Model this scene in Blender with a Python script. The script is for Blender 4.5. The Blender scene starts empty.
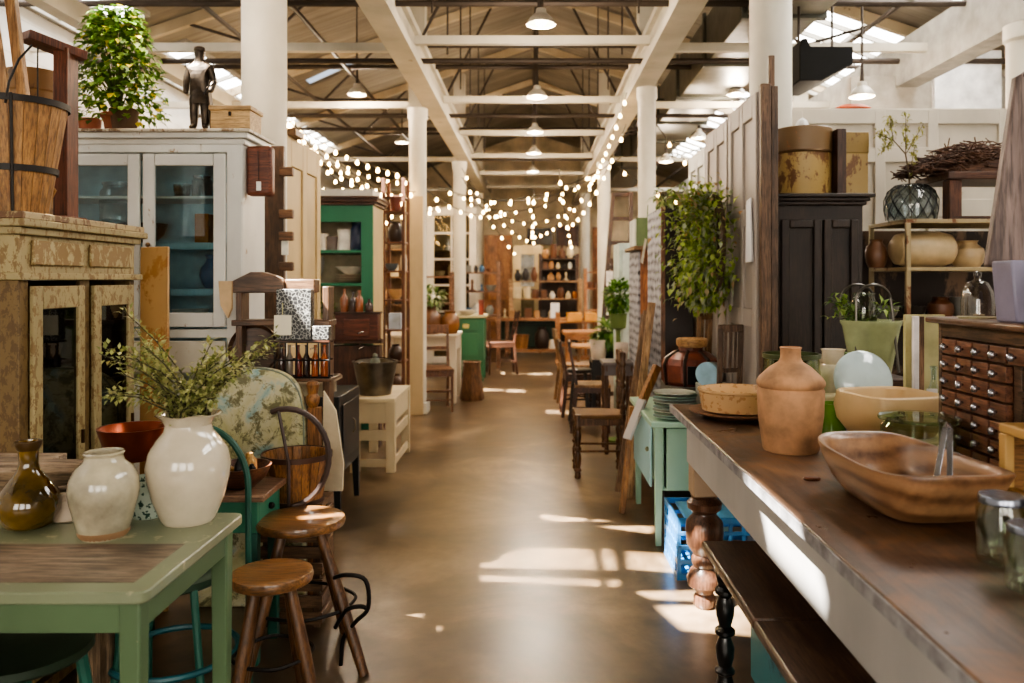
import bpy, math, random
from mathutils import Vector, Matrix, geometry
random.seed(7)
R = random.Random(11)
scene = bpy.context.scene
COL = scene.collection
H, FP, VX, VY = 1.45, 800.0, 532.0, 280.0
def PX(px, d): return (px-VX)*d/FP          # real-world X of a thing at distance d
def PZ(py, d): return H-(py-VY)*d/FP
# ------------------------------------------------------------ materials
def lin(c):
    r = []
    for v in c:
        v /= 255.0
        r.append(v/12.92 if v <= .04045 else ((v+.055)/1.055)**2.4)
    return (r[0], r[1], r[2], 1)
def new(name):
    m = bpy.data.materials.new(name); m.use_nodes = True
    nt = m.node_tree; nt.nodes.clear()
    o = nt.nodes.new('ShaderNodeOutputMaterial'); b = nt.nodes.new('ShaderNodeBsdfPrincipled')
    nt.links.new(b.outputs[0], o.inputs[0])
    return m, nt, b, o
def coords(nt, sc=(1, 1, 1)):
    t = nt.nodes.new('ShaderNodeTexCoord'); mp = nt.nodes.new('ShaderNodeMapping')
    mp.inputs['Scale'].default_value = sc
    oi = nt.nodes.new('ShaderNodeObjectInfo')
    vm = nt.nodes.new('ShaderNodeVectorMath'); vm.operation = 'MULTIPLY_ADD'
    cb = nt.nodes.new('ShaderNodeCombineXYZ')
    for i in range(3): nt.links.new(oi.outputs['Random'], cb.inputs[i])
    vm.inputs[1].default_value = (7, 11, 5)
    nt.links.new(cb.outputs[0], vm.inputs[0]); nt.links.new(t.outputs['Object'], vm.inputs[2])
    nt.links.new(vm.outputs[0], mp.inputs[0])
    return mp.outputs[0]
def noise(nt, vec, scale, detail=4, rough=.55, dist=0):
    n = nt.nodes.new('ShaderNodeTexNoise'); n.inputs['Scale'].default_value = scale
    n.inputs['Detail'].default_value = detail; n.inputs['Roughness'].default_value = rough
    n.inputs['Distortion'].default_value = dist
    nt.links.new(vec, n.inputs['Vector']); return n.outputs['Fac']
def ramp(nt, fac, stops):
    r = nt.nodes.new('ShaderNodeValToRGB'); e = r.color_ramp.elements
    while len(e) < len(stops): e.new(.5)
    for i, (p, c) in enumerate(stops): e[i].position = p; e[i].color = c
    nt.links.new(fac, r.inputs[0]); return r.outputs[0]
def mix(nt, f, a, b, mode='MIX'):
    m = nt.nodes.new('ShaderNodeMix'); m.data_type = 'RGBA'; m.blend_type = mode
    for s, v in ((0, f), (6, a), (7, b)):
        if hasattr(v, 'links') or hasattr(v, 'is_linked'): nt.links.new(v, m.inputs[s])
        else: m.inputs[s].default_value = v
    return m.outputs[2]
def bump(nt, b, h, st=.2, d=.01):
    n = nt.nodes.new('ShaderNodeBump'); n.inputs['Strength'].default_value = st; n.inputs['Distance'].default_value = d
    nt.links.new(h, n.inputs['Height']); nt.links.new(n.outputs[0], b.inputs['Normal'])
_m = {}
def cached(f):
    def g(*a, **k):
        key = (f.__name__,)+a+tuple(sorted(k.items()))
        if key not in _m: _m[key] = f(*a, **k)
        return _m[key]
    return g
def de(c, k=.16):
    m_ = (c[0]*.4+c[1]*.45+c[2]*.15); return tuple(x+(m_-x)*k for x in c)
@cached
def wood(c1, c2, axis='x', rough=.5, scale=1.0, coat=0.0):
    m, nt, b, o = new('wood')
    s = {'x': (1.2, 14, 14), 'y': (14, 1.2, 14), 'z': (14, 14, 1.2)}[axis]
    v = coords(nt, tuple(q*scale for q in s))
    g = noise(nt, v, 3, 8, .65, .6); g2 = noise(nt, coords(nt, (1, 1, 1)), 5*scale, 3)
    c1, c2 = de(c1), de(c2)
    fine = noise(nt, coords(nt, tuple(q*scale*2.5 for q in s)), 4, 4, .7)
    c = ramp(nt, g, [(.3, lin(c1)), (.62, lin(c2))])
    c = mix(nt, ramp(nt, fine, [(.38, (.65, .65, .65, 1)), (.55, (0, 0, 0, 1))]), c, lin(tuple(x*.45 for x in c1)))
    dk = tuple(x*.55 for x in c1)
    f = ramp(nt, g2, [(.42, (0, 0, 0, 1)), (.75, (.75, .75, .75, 1))])
    c = mix(nt, f, c, lin(dk))
    nt.links.new(c, b.inputs['Base Color']); b.inputs['Roughness'].default_value = rough
    b.inputs['Coat Weight'].default_value = coat
    bump(nt, b, g, .25, .004); return m
@cached
def paint(c, under, amt=.35, rough=.5, scale=1.0):
    m, nt, b, o = new('worn_paint')
    v = coords(nt, (1, 1, .6)); a = noise(nt, v, 9*scale, 10, .72, .3); d = noise(nt, v, 2.2, 4)
    thr = .72-amt*.45
    f = ramp(nt, a, [(thr, (0, 0, 0, 1)), (thr+.05, (1, 1, 1, 1))])
    base = ramp(nt, d, [(.3, lin(tuple(x*.84 for x in c))), (.7, lin(c))])
    nt.links.new(mix(nt, f, base, lin(under)), b.inputs['Base Color'])
    b.inputs['Roughness'].default_value = rough
    bump(nt, b, f, -.3, .003); return m
@cached
def plain(c, rough=.5, metal=0.0, var=.15, scale=8.0, coat=0.0):
    m, nt, b, o = new('plain')
    n = noise(nt, coords(nt), scale, 5)
    nt.links.new(ramp(nt, n, [(.3, lin(tuple(x*(1-var) for x in c))), (.7, lin(tuple(min(255, x*(1+var*.4)) for x in c)))]), b.inputs['Base Color'])
    b.inputs['Roughness'].default_value = rough; b.inputs['Metallic'].default_value = metal
    b.inputs['Coat Weight'].default_value = coat; b.inputs['Coat Roughness'].default_value = .08
    bump(nt, b, n, .12, .004); return m
@cached
def glass(tint=(225, 235, 232), refl=.12, rough=.03):
    m, nt, b, o = new('glass'); nt.nodes.remove(b)
    t = nt.nodes.new('ShaderNodeBsdfTransparent'); t.inputs[0].default_value = lin(tint)
    g = nt.nodes.new('ShaderNodeBsdfGlossy'); g.inputs['Roughness'].default_value = rough
    fr = nt.nodes.new('ShaderNodeLayerWeight'); fr.inputs['Blend'].default_value = .22
    mr = nt.nodes.new('ShaderNodeMapRange'); mr.inputs['To Min'].default_value = refl*.3; mr.inputs['To Max'].default_value = min(.65, refl*3)
    nt.links.new(fr.outputs['Facing'], mr.inputs[0])
    mx = nt.nodes.new('ShaderNodeMixShader'); nt.links.new(mr.outputs[0], mx.inputs[0])
    nt.links.new(t.outputs[0], mx.inputs[1]); nt.links.new(g.outputs[0], mx.inputs[2]); nt.links.new(mx.outputs[0], o.inputs[0])
    return m
@cached
def emit(c, s):
    m, nt, b, o = new('light'); nt.nodes.remove(b)
    e = nt.nodes.new('ShaderNodeEmission'); e.inputs[0].default_value = lin(c); e.inputs[1].default_value = s
    nt.links.new(e.outputs[0], o.inputs[0]); return m
@cached
def leafmat(c1, c2, c3):
    m, nt, b, o = new('leaf')
    g = nt.nodes.new('ShaderNodeNewGeometry')
    c = ramp(nt, g.outputs['Random Per Island'], [(0, lin(c1)), (.55, lin(c2)), (1, lin(c3))])
    nt.links.new(c, b.inputs['Base Color']); b.inputs['Roughness'].default_value = .5
    b.inputs['Subsurface Weight'].default_value = 0
    tr = nt.nodes.new('ShaderNodeBsdfTranslucent'); nt.links.new(c, tr.inputs[0])
    mx = nt.nodes.new('ShaderNodeMixShader'); mx.inputs[0].default_value = .3
    nt.links.new(b.outputs[0], mx.inputs[1]); nt.links.new(tr.outputs[0], mx.inputs[2]); nt.links.new(mx.outputs[0], o.inputs[0])
    return m
# ------------------------------------------------------------ meshes
ORG = {}
_J = random.Random(99)
def V(*a): return Vector(a)
class MB:
    def __init__(s): s.v = []; s.f = []
    def add(s, vs, fs):
        n = len(s.v); s.v += [Vector(v) for v in vs]; s.f += [tuple(n+i for i in f) for f in fs]; return s
    def box(s, x0, x1, y0, y1, z0, z1):
        j = lambda: _J.uniform(0, .0007)      # hair's breadth so that no two faces of a joint coincide
        x0, x1, y0, y1, z0, z1 = x0+j(), x1-j(), y0+j(), y1-j(), z0+j()*.3, z1-j()
        return s.add([(x, y, z) for x in (x0, x1) for y in (y0, y1) for z in (z0, z1)],
                     [(0, 1, 3, 2), (4, 6, 7, 5), (0, 4, 5, 1), (2, 3, 7, 6), (0, 2, 6, 4), (1, 5, 7, 3)])
    def bar(s, p, q, w, h=None, up=(0, 0, 1), w2=None):
        p, q = Vector(p), Vector(q); h = h or w; d = (q-p).normalized(); up = Vector(up)
        if abs(d.dot(up)) > .98: up = V(0, 1, 0)
        a = d.cross(up).normalized(); b = a.cross(d).normalized(); k = (w2 or w)/w
        vs = [e+a*(sa*w/2*t)+b*(sb*h/2*t) for e, t in ((p, 1), (q, k)) for sa, sb in ((-1, -1), (1, -1), (1, 1), (-1, 1))]
        return s.add(vs, [(3, 2, 1, 0), (4, 5, 6, 7), (0, 1, 5, 4), (1, 2, 6, 5), (2, 3, 7, 6), (3, 0, 4, 7)])
    def tube(s, pts, r, n=8, closed=False):
        pts = [Vector(p) for p in pts]; m = len(pts); rr = r if isinstance(r, (list, tuple)) else [r]*m
        base = len(s.v); prev = None
        for i, p in enumerate(pts):
            if closed: t = (pts[(i+1) % m]-pts[i-1]).normalized()
            else: t = (pts[min(i+1, m-1)]-pts[max(i-1, 0)]).normalized()
            if prev is None:
                up = V(0, 0, 1) if abs(t.z) < .9 else V(1, 0, 0); a = t.cross(up).normalized()
            else:
                a = (prev-t*prev.dot(t)).normalized()
            prev = a; b = t.cross(a)
            for k in range(n):
                an = 2*math.pi*k/n; s.v.append(p+(a*math.cos(an)+b*math.sin(an))*rr[i])
        for i in range(m if closed else m-1):
            j = (i+1) % m
            for k in range(n):
                l = (k+1) % n; s.f.append((base+i*n+k, base+i*n+l, base+j*n+l, base+j*n+k))
        if not closed:
            s.f.append(tuple(base+k for k in range(n))[::-1]); s.f.append(tuple(base+(m-1)*n+k for k in range(n)))
        return s
    def lathe(s, prof, c=(0, 0, 0), n=28, sx=1, sy=1, M=None, mod=None):
        c = Vector(c); base = len(s.v)
        for (r, z) in prof:
            for k in range(n):
                an = 2*math.pi*k/n; rr = max(r, .0002)*(mod(an, z) if mod else 1)
                p = V(rr*math.cos(an)*sx, rr*math.sin(an)*sy, z)
                s.v.append((M @ p if M else p)+c)
        for i in range(len(prof)-1):
            for k in range(n):
                l = (k+1) % n; s.f.append((base+i*n+k, base+i*n+l, base+(i+1)*n+l, base+(i+1)*n+k))
        return s
    def prism(s, pts, d):           # pts: 3d polygon, d: extrusion vector
        n = len(pts); d = Vector(d); pts = [Vector(p) for p in pts]
        return s.add(pts+[p+d for p in pts], [tuple(range(n))[::-1], tuple(range(n, 2*n))]+[(i, (i+1) % n, n+(i+1) % n, n+i) for i in range(n)])
    def xf(s, M, start=0):
        for i in range(start, len(s.v)): s.v[i] = M @ s.v[i]
        return s
    def build(s, name, mat, parent=None, bev=0, world=True, sharp=38):
        me = bpy.data.meshes.new(name)
        if parent is not None:
            og = ORG.get(parent.name, V(0, 0, 0)) if world else V(0, 0, 0)
            vs = [v-og for v in s.v] if world else s.v; loc = V(0, 0, 0); ORGv = og
        else:
            xs = [v.x for v in s.v]; ys = [v.y for v in s.v]; zs = [v.z for v in s.v]
            loc = V((min(xs)+max(xs))/2, (min(ys)+max(ys))/2, min(zs)); vs = [v-loc for v in s.v]; ORGv = loc
        me.from_pydata(vs, [], s.f); me.materials.append(mat)
        me.polygons.foreach_set('use_smooth', [True]*len(me.polygons)); me.update()
        me.set_sharp_from_angle(angle=math.radians(sharp))
        o = bpy.data.objects.new(name, me); COL.objects.link(o); o.location = loc; ORG[o.name] = ORGv
        if parent is not None: o.parent = parent
        if bev:
            b = o.modifiers.new('b', 'BEVEL'); b.width = bev; b.segments = 2; b.limit_method = 'ANGLE'; b.angle_limit = math.radians(50)
        return o
def tag(o, label, cat, group=None, kind=None):
    o['label'] = label; o['category'] = cat
    if group: o['group'] = group
    if kind: o['kind'] = kind
    return o
def thing(name, label, cat, loc, group=None, rz=0):
    o = bpy.data.objects.new(name, None); COL.objects.link(o); o.location = loc; o.rotation_euler.z = rz
    o.empty_display_size = .05; ORG[o.name] = Vector(loc); return tag(o, label, cat, group)
def struct(mb, name, mat, bev=0, parent=None):
    o = mb.build(name, mat, parent, bev)
    if parent is None: o['kind'] = 'structure'
    return o
def dup(root, loc, rz=0, label=None, group=None):
    r = root.copy(); COL.objects.link(r); r.location = loc; r.rotation_euler.z = rz
    if label: r['label'] = label
    if group: r['group'] = group
    for ch in list(root.children):
        c = ch.copy(); COL.objects.link(c); c.parent = r
        for g in list(ch.children):
            d = g.copy(); COL.objects.link(d); d.parent = c
    return r
B = lambda *a: MB().box(*a)
ORD = ['first', 'second', 'third', 'fourth', 'fifth', 'sixth', 'seventh', 'eighth', 'ninth', 'tenth', 'eleventh', 'twelfth', 'thirteenth', 'fourteenth']
PROF = {
 'bottle': [(0, 0), (.95, 0), (1, .04), (1, .5), (.85, .62), (.42, .74), (.34, .8), (.34, .95), (.45, .96), (.45, 1), (.25, 1), (.22, .8)],
 'jar': [(0, 0), (.9, 0), (1, .05), (1, .75), (.82, .87), (.8, .93), (.88, .95), (.88, 1), (.7, 1), (.7, .9)],
 'bowl': [(0, 0), (.45, 0), (.5, .06), (.82, .45), (1, 1), (.94, 1), (.77, .5), (.4, .14), (0, .12)],
 'crock': [(0, 0), (.7, 0), (.92, .2), (1, .45), (.93, .7), (.6, .86), (.55, .92), (.66, 1), (.52, 1), (.45, .9), (.7, .7)],
 'vase': [(0, 0), (.55, 0), (.8, .15), (1, .4), (.85, .62), (.5, .78), (.42, .88), (.6, 1), (.5, 1), (.34, .88)],
 'cup': [(0, 0), (.7, 0), (.8, .1), (.95, .6), (1, 1), (.92, 1), (.85, .55), (.65, .15), (0, .12)],
 'bucket': [(0, 0), (.72, 0), (1, .96), (1.04, .97), (1.04, 1), (.97, 1), (.7, .05), (0, .04)],
 'tin': [(0, 0), (1, 0), (1, .03), (.98, .04), (.98, .86), (1.03, .87), (1.03, 1), (0, 1.0)],
 'candle': [(0, 0), (1, 0), (1, .08), (.35, .12), (.25, .5), (.35, .7), (.6, .72), (.6, .76), (.3, .76), (.3, 1), (0, 1)],
}
KIND = {'bottle': ('bottle', 'bottle'), 'jar': ('jar', 'jar'), 'bowl': ('bowl', 'bowl'), 'crock': ('crock', 'crock'), 'vase': ('vase', 'vase'),
        'cup': ('cup', 'cup'), 'bucket': ('bucket', 'bucket'), 'tin': ('tin', 'tin'), 'candle': ('candlestick', 'candlestick'), 'box': ('box', 'box'), 'book': ('book', 'book'), 'basket': ('basket', 'basket')}
def vessel(kind, x, y, z, r, h, mat, label, group=None, n=20, name=None, cat=None):
    mb = MB()
    if kind in ('box', 'book'): mb.box(x-r, x+r, y-min(r, .1), y+min(r, .1), z, z+h)
    else: mb.lathe([(a*r, b*h) for a, b in PROF.get(kind, PROF['bucket'])], (x, y, z), n)
    o = mb.build(name or KIND[kind][0], mat, None, .004 if kind in ('box', 'book') else 0); return tag(o, label, cat or KIND[kind][1], group)
HUES = {'white': (225, 220, 208), 'cream': (215, 198, 160), 'brown': (96, 58, 34), 'dark': (38, 32, 30), 'green': (60, 98, 70), 'blue': (70, 105, 140), 'amber': (150, 88, 30), 'grey': (120, 120, 115), 'red': (130, 48, 34), 'tan': (170, 128, 84)}
def pathsm(pts, k=5):
    pts = [Vector(p) for p in pts]; out = []
    for i in range(len(pts)-1):
        p0, p1, p2, p3 = pts[max(i-1, 0)], pts[i], pts[i+1], pts[min(i+2, len(pts)-1)]
        for j in range(k):
            t = j/k; out.append(.5*((2*p1)+(p2-p0)*t+(2*p0-5*p1+4*p2-p3)*t*t+(3*p1-3*p2+p3-p0)*t**3))
    return out+[pts[-1]]
def row(x0, x1, y, z, hmax, where, kinds, hues, rnd, dens=.15):
    """things standing side by side on one shelf, each an object of its own"""
    x = x0+.03; i = 0
    while x < x1-.06 and i < 14:
        k = rnd.choice(kinds); h = hmax*rnd.uniform(.5, .9)
        if k in ('bowl', 'cup'): h *= .55
        r = min(h*rnd.uniform(.3, .45), dens*.5)
        if k in ('bowl',): r = min(h*.9, dens*.6)
        if x+2*r > x1: break
        u = rnd.choice(hues)
        mt = plain(HUES[u], .25 if u in ('white', 'blue', 'green', 'amber') else .5)
        vessel(k, x+r, y, z, r, h, mt, f"small {u if u!='dark' else 'dark'} {KIND[k][1]}, {ORD[i]} from left, {where}", where, 14)
        x += 2*r+rnd.uniform(.015, .05); i += 1
def leafq(mb, p, d, L, W, up, bend=.25):
    """one leaf: folded diamond"""
    d = d.normalized(); s = d.cross(up)
    if s.length < .01: s = d.cross(V(1, 0, 0))
    s.normalize(); n = s.cross(d)
    mb.add([p, p+d*L*.45+s*W*.5+n*L*.06, p+d*L-n*L*bend, p+d*L*.45-s*W*.5+n*L*.06, p+d*L*.45], [(0, 1, 4), (1, 2, 4), (2, 3, 4), (3, 0, 4)])
def rdir(rnd): 
    while 1:
        v = V(rnd.uniform(-1, 1), rnd.uniform(-1, 1), rnd.uniform(-1, 1))
        if .1 < v.length < 1: return v.normalized()
def turned(mb, x, y, z0, z1, r, prof, n=16):
    mb.lathe([(r*a, z0+(z1-z0)*b) for a, b in prof], (x, y, 0), n); return mb
LEG_SPOOL = [(.0, 0), (.6, 0), (.75, .03), (.62, .08), (.62, .1), (.85, .12), (.85, .14), (.55, .17), (.75, .25), (.8, .33), (.5, .42), (.85, .45), (.85, .48), (.5, .51), (.75, .6), (.8, .68), (.55, .76), (.85, .79), (.85, .82), (.6, .85), (.8, .95), (.8, 1), (0, 1)]
# ============================================================ the setting
def floor_mat():
    m, nt, b, o = new('polished_concrete')
    v = coords(nt); a = noise(nt, v, 1.1, 8, .62, .6); c = noise(nt, v, 2.6, 6, .6); e = noise(nt, coords(nt, (1, .3, 1)), 1.1, 4, .5, .5)
    base = ramp(nt, a, [(.36, lin((60, 46, 32))), (.5, lin((100, 80, 56))), (.64, lin((146, 122, 94)))])
    base = mix(nt, ramp(nt, e, [(.35, (0, 0, 0, 1)), (.8, (.55, .55, .55, 1))]), base, lin((92, 82, 70)))
    sp = ramp(nt, c, [(.38, lin((150, 138, 122))), (.6, lin((255, 255, 255)))])
    base = mix(nt, .75, base, sp, 'MULTIPLY')
    nt.links.new(base, b.inputs['Base Color'])
    nt.links.new(ramp(nt, c, [(.3, (.28, .28, .28, 1)), (.7, (.34, .34, .34, 1))]), b.inputs['Roughness'])
    b.inputs['Specular IOR Level'].default_value = .8
    bump(nt, b, noise(nt, v, 30, 4), .05, .001); return m
struct(B(-4.3, 4.7, -4.1, 20.1, -.1, 0), 'floor', floor_mat())
def brick_mat(c, c2, sc=3.0):
    m, nt, b, o = new('painted_wall'); v = coords(nt)
    a = noise(nt, v, 1.3, 8, .65); 
    br = nt.nodes.new('ShaderNodeTexBrick'); br.inputs['Scale'].default_value = sc
    br.inputs['Color1'].default_value = (1, 1, 1, 1); br.inputs['Color2'].default_value = (.93, .93, .93, 1); br.inputs['Mortar'].default_value = (.78, .77, .76, 1); br.inputs['Mortar Size'].default_value = .008
    t = nt.nodes.new('ShaderNodeTexCoord'); mp = nt.nodes.new('ShaderNodeMapping'); mp.inputs['Rotation'].default_value = (math.pi/2, 0, math.pi/2)
    nt.links.new(t.outputs['Object'], mp.inputs[0]); nt.links.new(mp.outputs[0], br.inputs['Vector'])
    c = ramp(nt, a, [(.3, lin(c2)), (.6, lin(c))]); nt.links.new(mix(nt, 1.0, c, br.outputs[0], 'MULTIPLY'), b.inputs['Base Color'])
    b.inputs['Roughness'].default_value = .75; return m
WALL = brick_mat((226, 224, 220), (196, 194, 190), 1.6)
FAR = plain((214, 196, 164), .8, var=.25, scale=2.0)
def roof_z(X): return 5.15-.345*abs(X)
struct(B(-4.3, -4.2, -4.1, 20.1, 0, 3.72), 'wall_left', WALL)
struct(B(4.6, 4.7, -4.1, 20.1, 0, 3.58), 'wall_right', WALL)
struct(MB().prism([(-4.2, 20, 0), (4.6, 20, 0), (4.6, 20, roof_z(4.6)), (0, 20, 5.15), (-4.2, 20, roof_z(4.2))], (0, .1, 0)), 'wall_back', FAR)
# unseen wall behind the photographer; its three glowing window panes are added as fill light
wb = MB()
for x0, x1, z0, z1 in ((-4.2, -3.4, 0, 3.6), (-1.6, -1.0, 0, 3.6), (.8, 1.4, 0, 3.6), (3.4, 4.6, 0, 3.6), (-4.2, 4.6, 0, .9), (-4.2, 4.6, 3.1, 3.6)): wb.box(x0, x1, -4.1, -4.0, z0, z1)
wb.prism([(-4.2, -4.1, 3.6), (4.6, -4.1, 3.56), (0, -4.1, 5.15)], (0, .1, 0))
struct(wb, 'wall_front', WALL)
for i, (x0, x1) in enumerate(((-3.4, -1.6), (-1.0, .8), (1.4, 3.4))):
    w = struct(B(x0, x1, -4.07, -4.05, .9, 3.1), f'window_{i+1}', emit((255, 246, 232), 10))
    fr = MB()
    for k in range(5): xx = x0+(x1-x0)*k/4; fr.box(xx-.025, xx+.025, -4.05, -4.0, .9, 3.1)
    for k in range(5): zz = .9+2.2*k/4; fr.box(x0, x1, -4.05, -4.0, zz-.02, zz+.02)
    struct(fr, 'window_frame', plain((60, 58, 55), .5), parent=w)
# roof: boarded gable; slots added to the left slope shape the sun patches below
SUN = V(.62, .40, -1.0).normalized()
patches = [[(-.62, 5.12), (-.55, 5.17), (.72, 4.72), (.68, 4.55)],
           [(-.29, 4.36), (.43, 4.3), (.42, 3.98), (-.28, 4.02)],
           [(-.28, 3.93), (.42, 3.86), (.40, 3.76), (-.27, 3.84)],
           [(.48, 4.28), (.95, 4.2), (.95, 3.9), (.46, 4.0)],
           [(.45, 3.72), (.95, 3.74), (.95, 3.58), (.52, 3.62)],
           [(.52, 3.56), (1.0, 3.56), (1.0, 3.22), (.6, 3.30)],
           [(-.60, 3.32), (-.36, 3.35), (-.36, 3.30), (-.58, 3.27)], [(-.16, 3.37), (-.05, 3.37), (-.05, 3.34), (-.16, 3.34)],
           [(-.1, 8.95), (.5, 8.85), (.5, 8.6), (-.1, 8.75)], [(-.75, 10.7), (-.1, 10.6), (-.1, 10.3), (-.75, 10.45)], [(-.5, 12.6), (.3, 12.5), (.3, 12.2), (-.5, 12.3)]]
holes = []
for q in patches:
    hq = []
    for (x, y) in q:
        # intersect the ray back along the sun with z = 5.15 + .345 X  (X < 0)
        sx, sy = -SUN.x/SUN.z, -SUN.y/SUN.z      # x gained per metre of drop
        zz = (5.15+.345*x)/(1+.345*sx)
        hq.append((x-sx*zz, y-sy*zz))
    holes.append(hq)
# one opening for the sun on the apron of the long table and on the stool
def back(x, y, z0):
    sx, sy = -SUN.x/SUN.z, -SUN.y/SUN.z
    zz = (5.15+.345*x-z0)/(1+.345*sx); return (x-sx*zz, y-sy*zz)
holes.append([back(.7, 2.5, .78), back(.7, 1.98, .78), back(.7, 1.86, .63), back(.7, 2.36, .63)])
holes.append([back(-1.0, 3.2, .55), back(-.82, 3.27, .55), back(-.82, 3.2, .55), back(-1.0, 3.13, .55)])
outer = [(-4.2, -4.0), (0, -4.0), (0, 20.0), (-4.2, 20.0)]
skyL = [[(-4.12, y0), (-3.55, y0), (-3.55, y1), (-4.12, y1)] for y0, y1 in ((1.0, 3.8), (4.6, 7.4), (8.2, 11.0), (11.8, 14.6))]
holes2 = holes+skyL
pts = [Vector(p) for p in outer]; edges = [(0, 1), (1, 2), (2, 3), (3, 0)]; faces = [[0, 1, 2, 3]]
for hq in holes2:
    n = len(pts); pts += [Vector(p) for p in hq]; edges += [(n+i, n+(i+1) % 4) for i in range(4)]; faces.append([n, n+1, n+2, n+3])
cv, ce, cf, ov, oe, of = geometry.delaunay_2d_cdt(pts, edges, [], 0, 1e-6)
def inside(p, q):
    c = False; j = len(q)-1
    for i in range(len(q)):
        if (q[i][1] > p.y) != (q[j][1] > p.y) and p.x < (q[j][0]-q[i][0])*(p.y-q[i][1])/(q[j][1]-q[i][1])+q[i][0]: c = not c
        j = i
    return c
keep = [f for f in cf if not any(inside(sum((cv[i] for i in f), Vector((0, 0)))/len(f), q) for q in holes2)]
def roof_mat():
    m, nt, b_, o_ = new('roof_boards'); a_ = noise(nt, coords(nt, (.6, 1, 1)), 1.2, 5, .6); g_ = noise(nt, coords(nt, (.15, 6, .15)), 3, 3, .5)
    c_ = ramp(nt, a_, [(.3, lin((106, 98, 86))), (.7, lin((150, 141, 125)))]); c_ = mix(nt, .5, c_, ramp(nt, g_, [(.35, lin((170, 160, 145))), (.6, (1, 1, 1, 1))]), 'MULTIPLY')
    nt.links.new(c_, b_.inputs['Base Color']); b_.inputs['Roughness'].default_value = .85; return m
ROOF = roof_mat()
rb = MB(); rb.v = [V(p[0], p[1], 5.15+.345*p[0]) for p in cv]; rb.f = [tuple(f) for f in keep]
rb.v += [v+V(0, 0, .04) for v in rb.v]; rb.f += [tuple(i+len(cv) for i in f[::-1]) for f in keep]
struct(rb, 'ceiling', ROOF)
skyR = [(y0, y0+2.6) for y0 in (1.0, 4.4, 7.8, 11.2, 14.6)]
rr = MB(); 
def slab(x0, x1, y0, y1, zo=0.0): rr.prism([(x0, y0, 5.15-.345*x0+zo), (x1, y0, 5.15-.345*x1+zo), (x1, y1, 5.15-.345*x1+zo), (x0, y1, 5.15-.345*x0+zo)], (0, 0, .05))
slab(0, 2.7, -4, 20); slab(3.95, 4.6, -4, 20)
ys = [-4]+[v for p in skyR for v in p]+[20]
for i in range(0, len(ys), 2): slab(2.7, 3.95, ys[i], ys[i+1])
struct(rr, 'ceiling', ROOF)
n = 4
SK = emit((255, 250, 242), 15)
for q in skyL+[[(2.7, a), (3.95, a), (3.95, b), (2.7, b)] for a, b in skyR]:
    s = MB().prism([(x, y, roof_z(x)+.02) for x, y in q], (0, 0, .02)); w = struct(s, f'window_{n}', SK); n += 1
    fr = MB(); x0, x1, y0, y1 = q[0][0], q[1][0], q[0][1], q[2][1]
    for k in range(7):
        y = y0+(y1-y0)*k/6; fr.bar((x0, y, roof_z(x0)-.01), (x1, y, roof_z(x1)-.01), .035, .05)
    for x in (x0, (x0+x1)/2, x1): fr.bar((x, y0, roof_z(x)-.02), (x, y1, roof_z(x)-.02), .035, .05)
    struct(fr, 'window_frame', plain((150, 145, 135), .6), parent=w)
WHITE = paint((224, 217, 200), (150, 132, 104), .04, .6)
BEAM = paint((194, 186, 168), (130, 114, 92), .16, .65, .6)
DARKM = plain((62, 52, 44), .6, .3)
tn = 1
def trim(mb, mat=BEAM, bev=0):
    global tn; o = struct(mb, f'trim_{tn}', mat, bev); tn += 1; return o
for sx in (-1, 1):
    b = MB(); xa, xb = sorted((sx*.98, sx*1.18))
    b.box(xa, xb, 2.3, 19.9, 3.32, 3.40); b.box(xa+.06, xb-.06, 2.3, 19.9, 3.40, 3.62); b.box(xa+.02, xb-.02, 2.3, 19.9, 3.62, 3.68)  # beams stop short out of view so the sun reaches the table apron
    trim(b)
trim(B(3.3, 3.5, -3.9, 19.9, 3.2, 3.6), plain((150, 146, 138), .7))
trim(B(-3.45, -3.33, -3.9, 19.9, 3.35, 3.5), BEAM)
def column(x, y, r, top=3.32):
    c = thing('column', '', '', (x, y, 0)); del c['label']; del c['category']; c['kind'] = 'structure'
    MB().lathe([(r, 0), (r, top-.12), (r*1.15, top-.1), (r*1.15, top)], (x, y, 0), 28).build('shaft', WHITE, c)
    B(x-r*1.25, x+r*1.25, y-r*1.25, y+r*1.25, 0, .12).build('plinth', WHITE, c, .01)
    B(x-.09, x+.09, y-.09, y+.09, top, roof_z(x)-.04).build('upper_post', BEAM, c)
column(-1.69, 5.05, .138, 3.9); column(1.506, 5.05, .13, 3.9)
column(-1.25, 8.75, .095); column(1.12, 7.8, .085)
for y in (12.7, 17.2): column(-1.15, y, .1); column(1.14, y, .1)
column(3.4, 5.5, .125, 3.2); column(3.4, 10.2, .11, 3.2)
# timber casing round the lower part of the middle left column
trim(B(-1.36, -1.17, 8.58, 8.64, 0, 2.35), paint((206, 182, 140), (150, 120, 84), .15))
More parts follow.
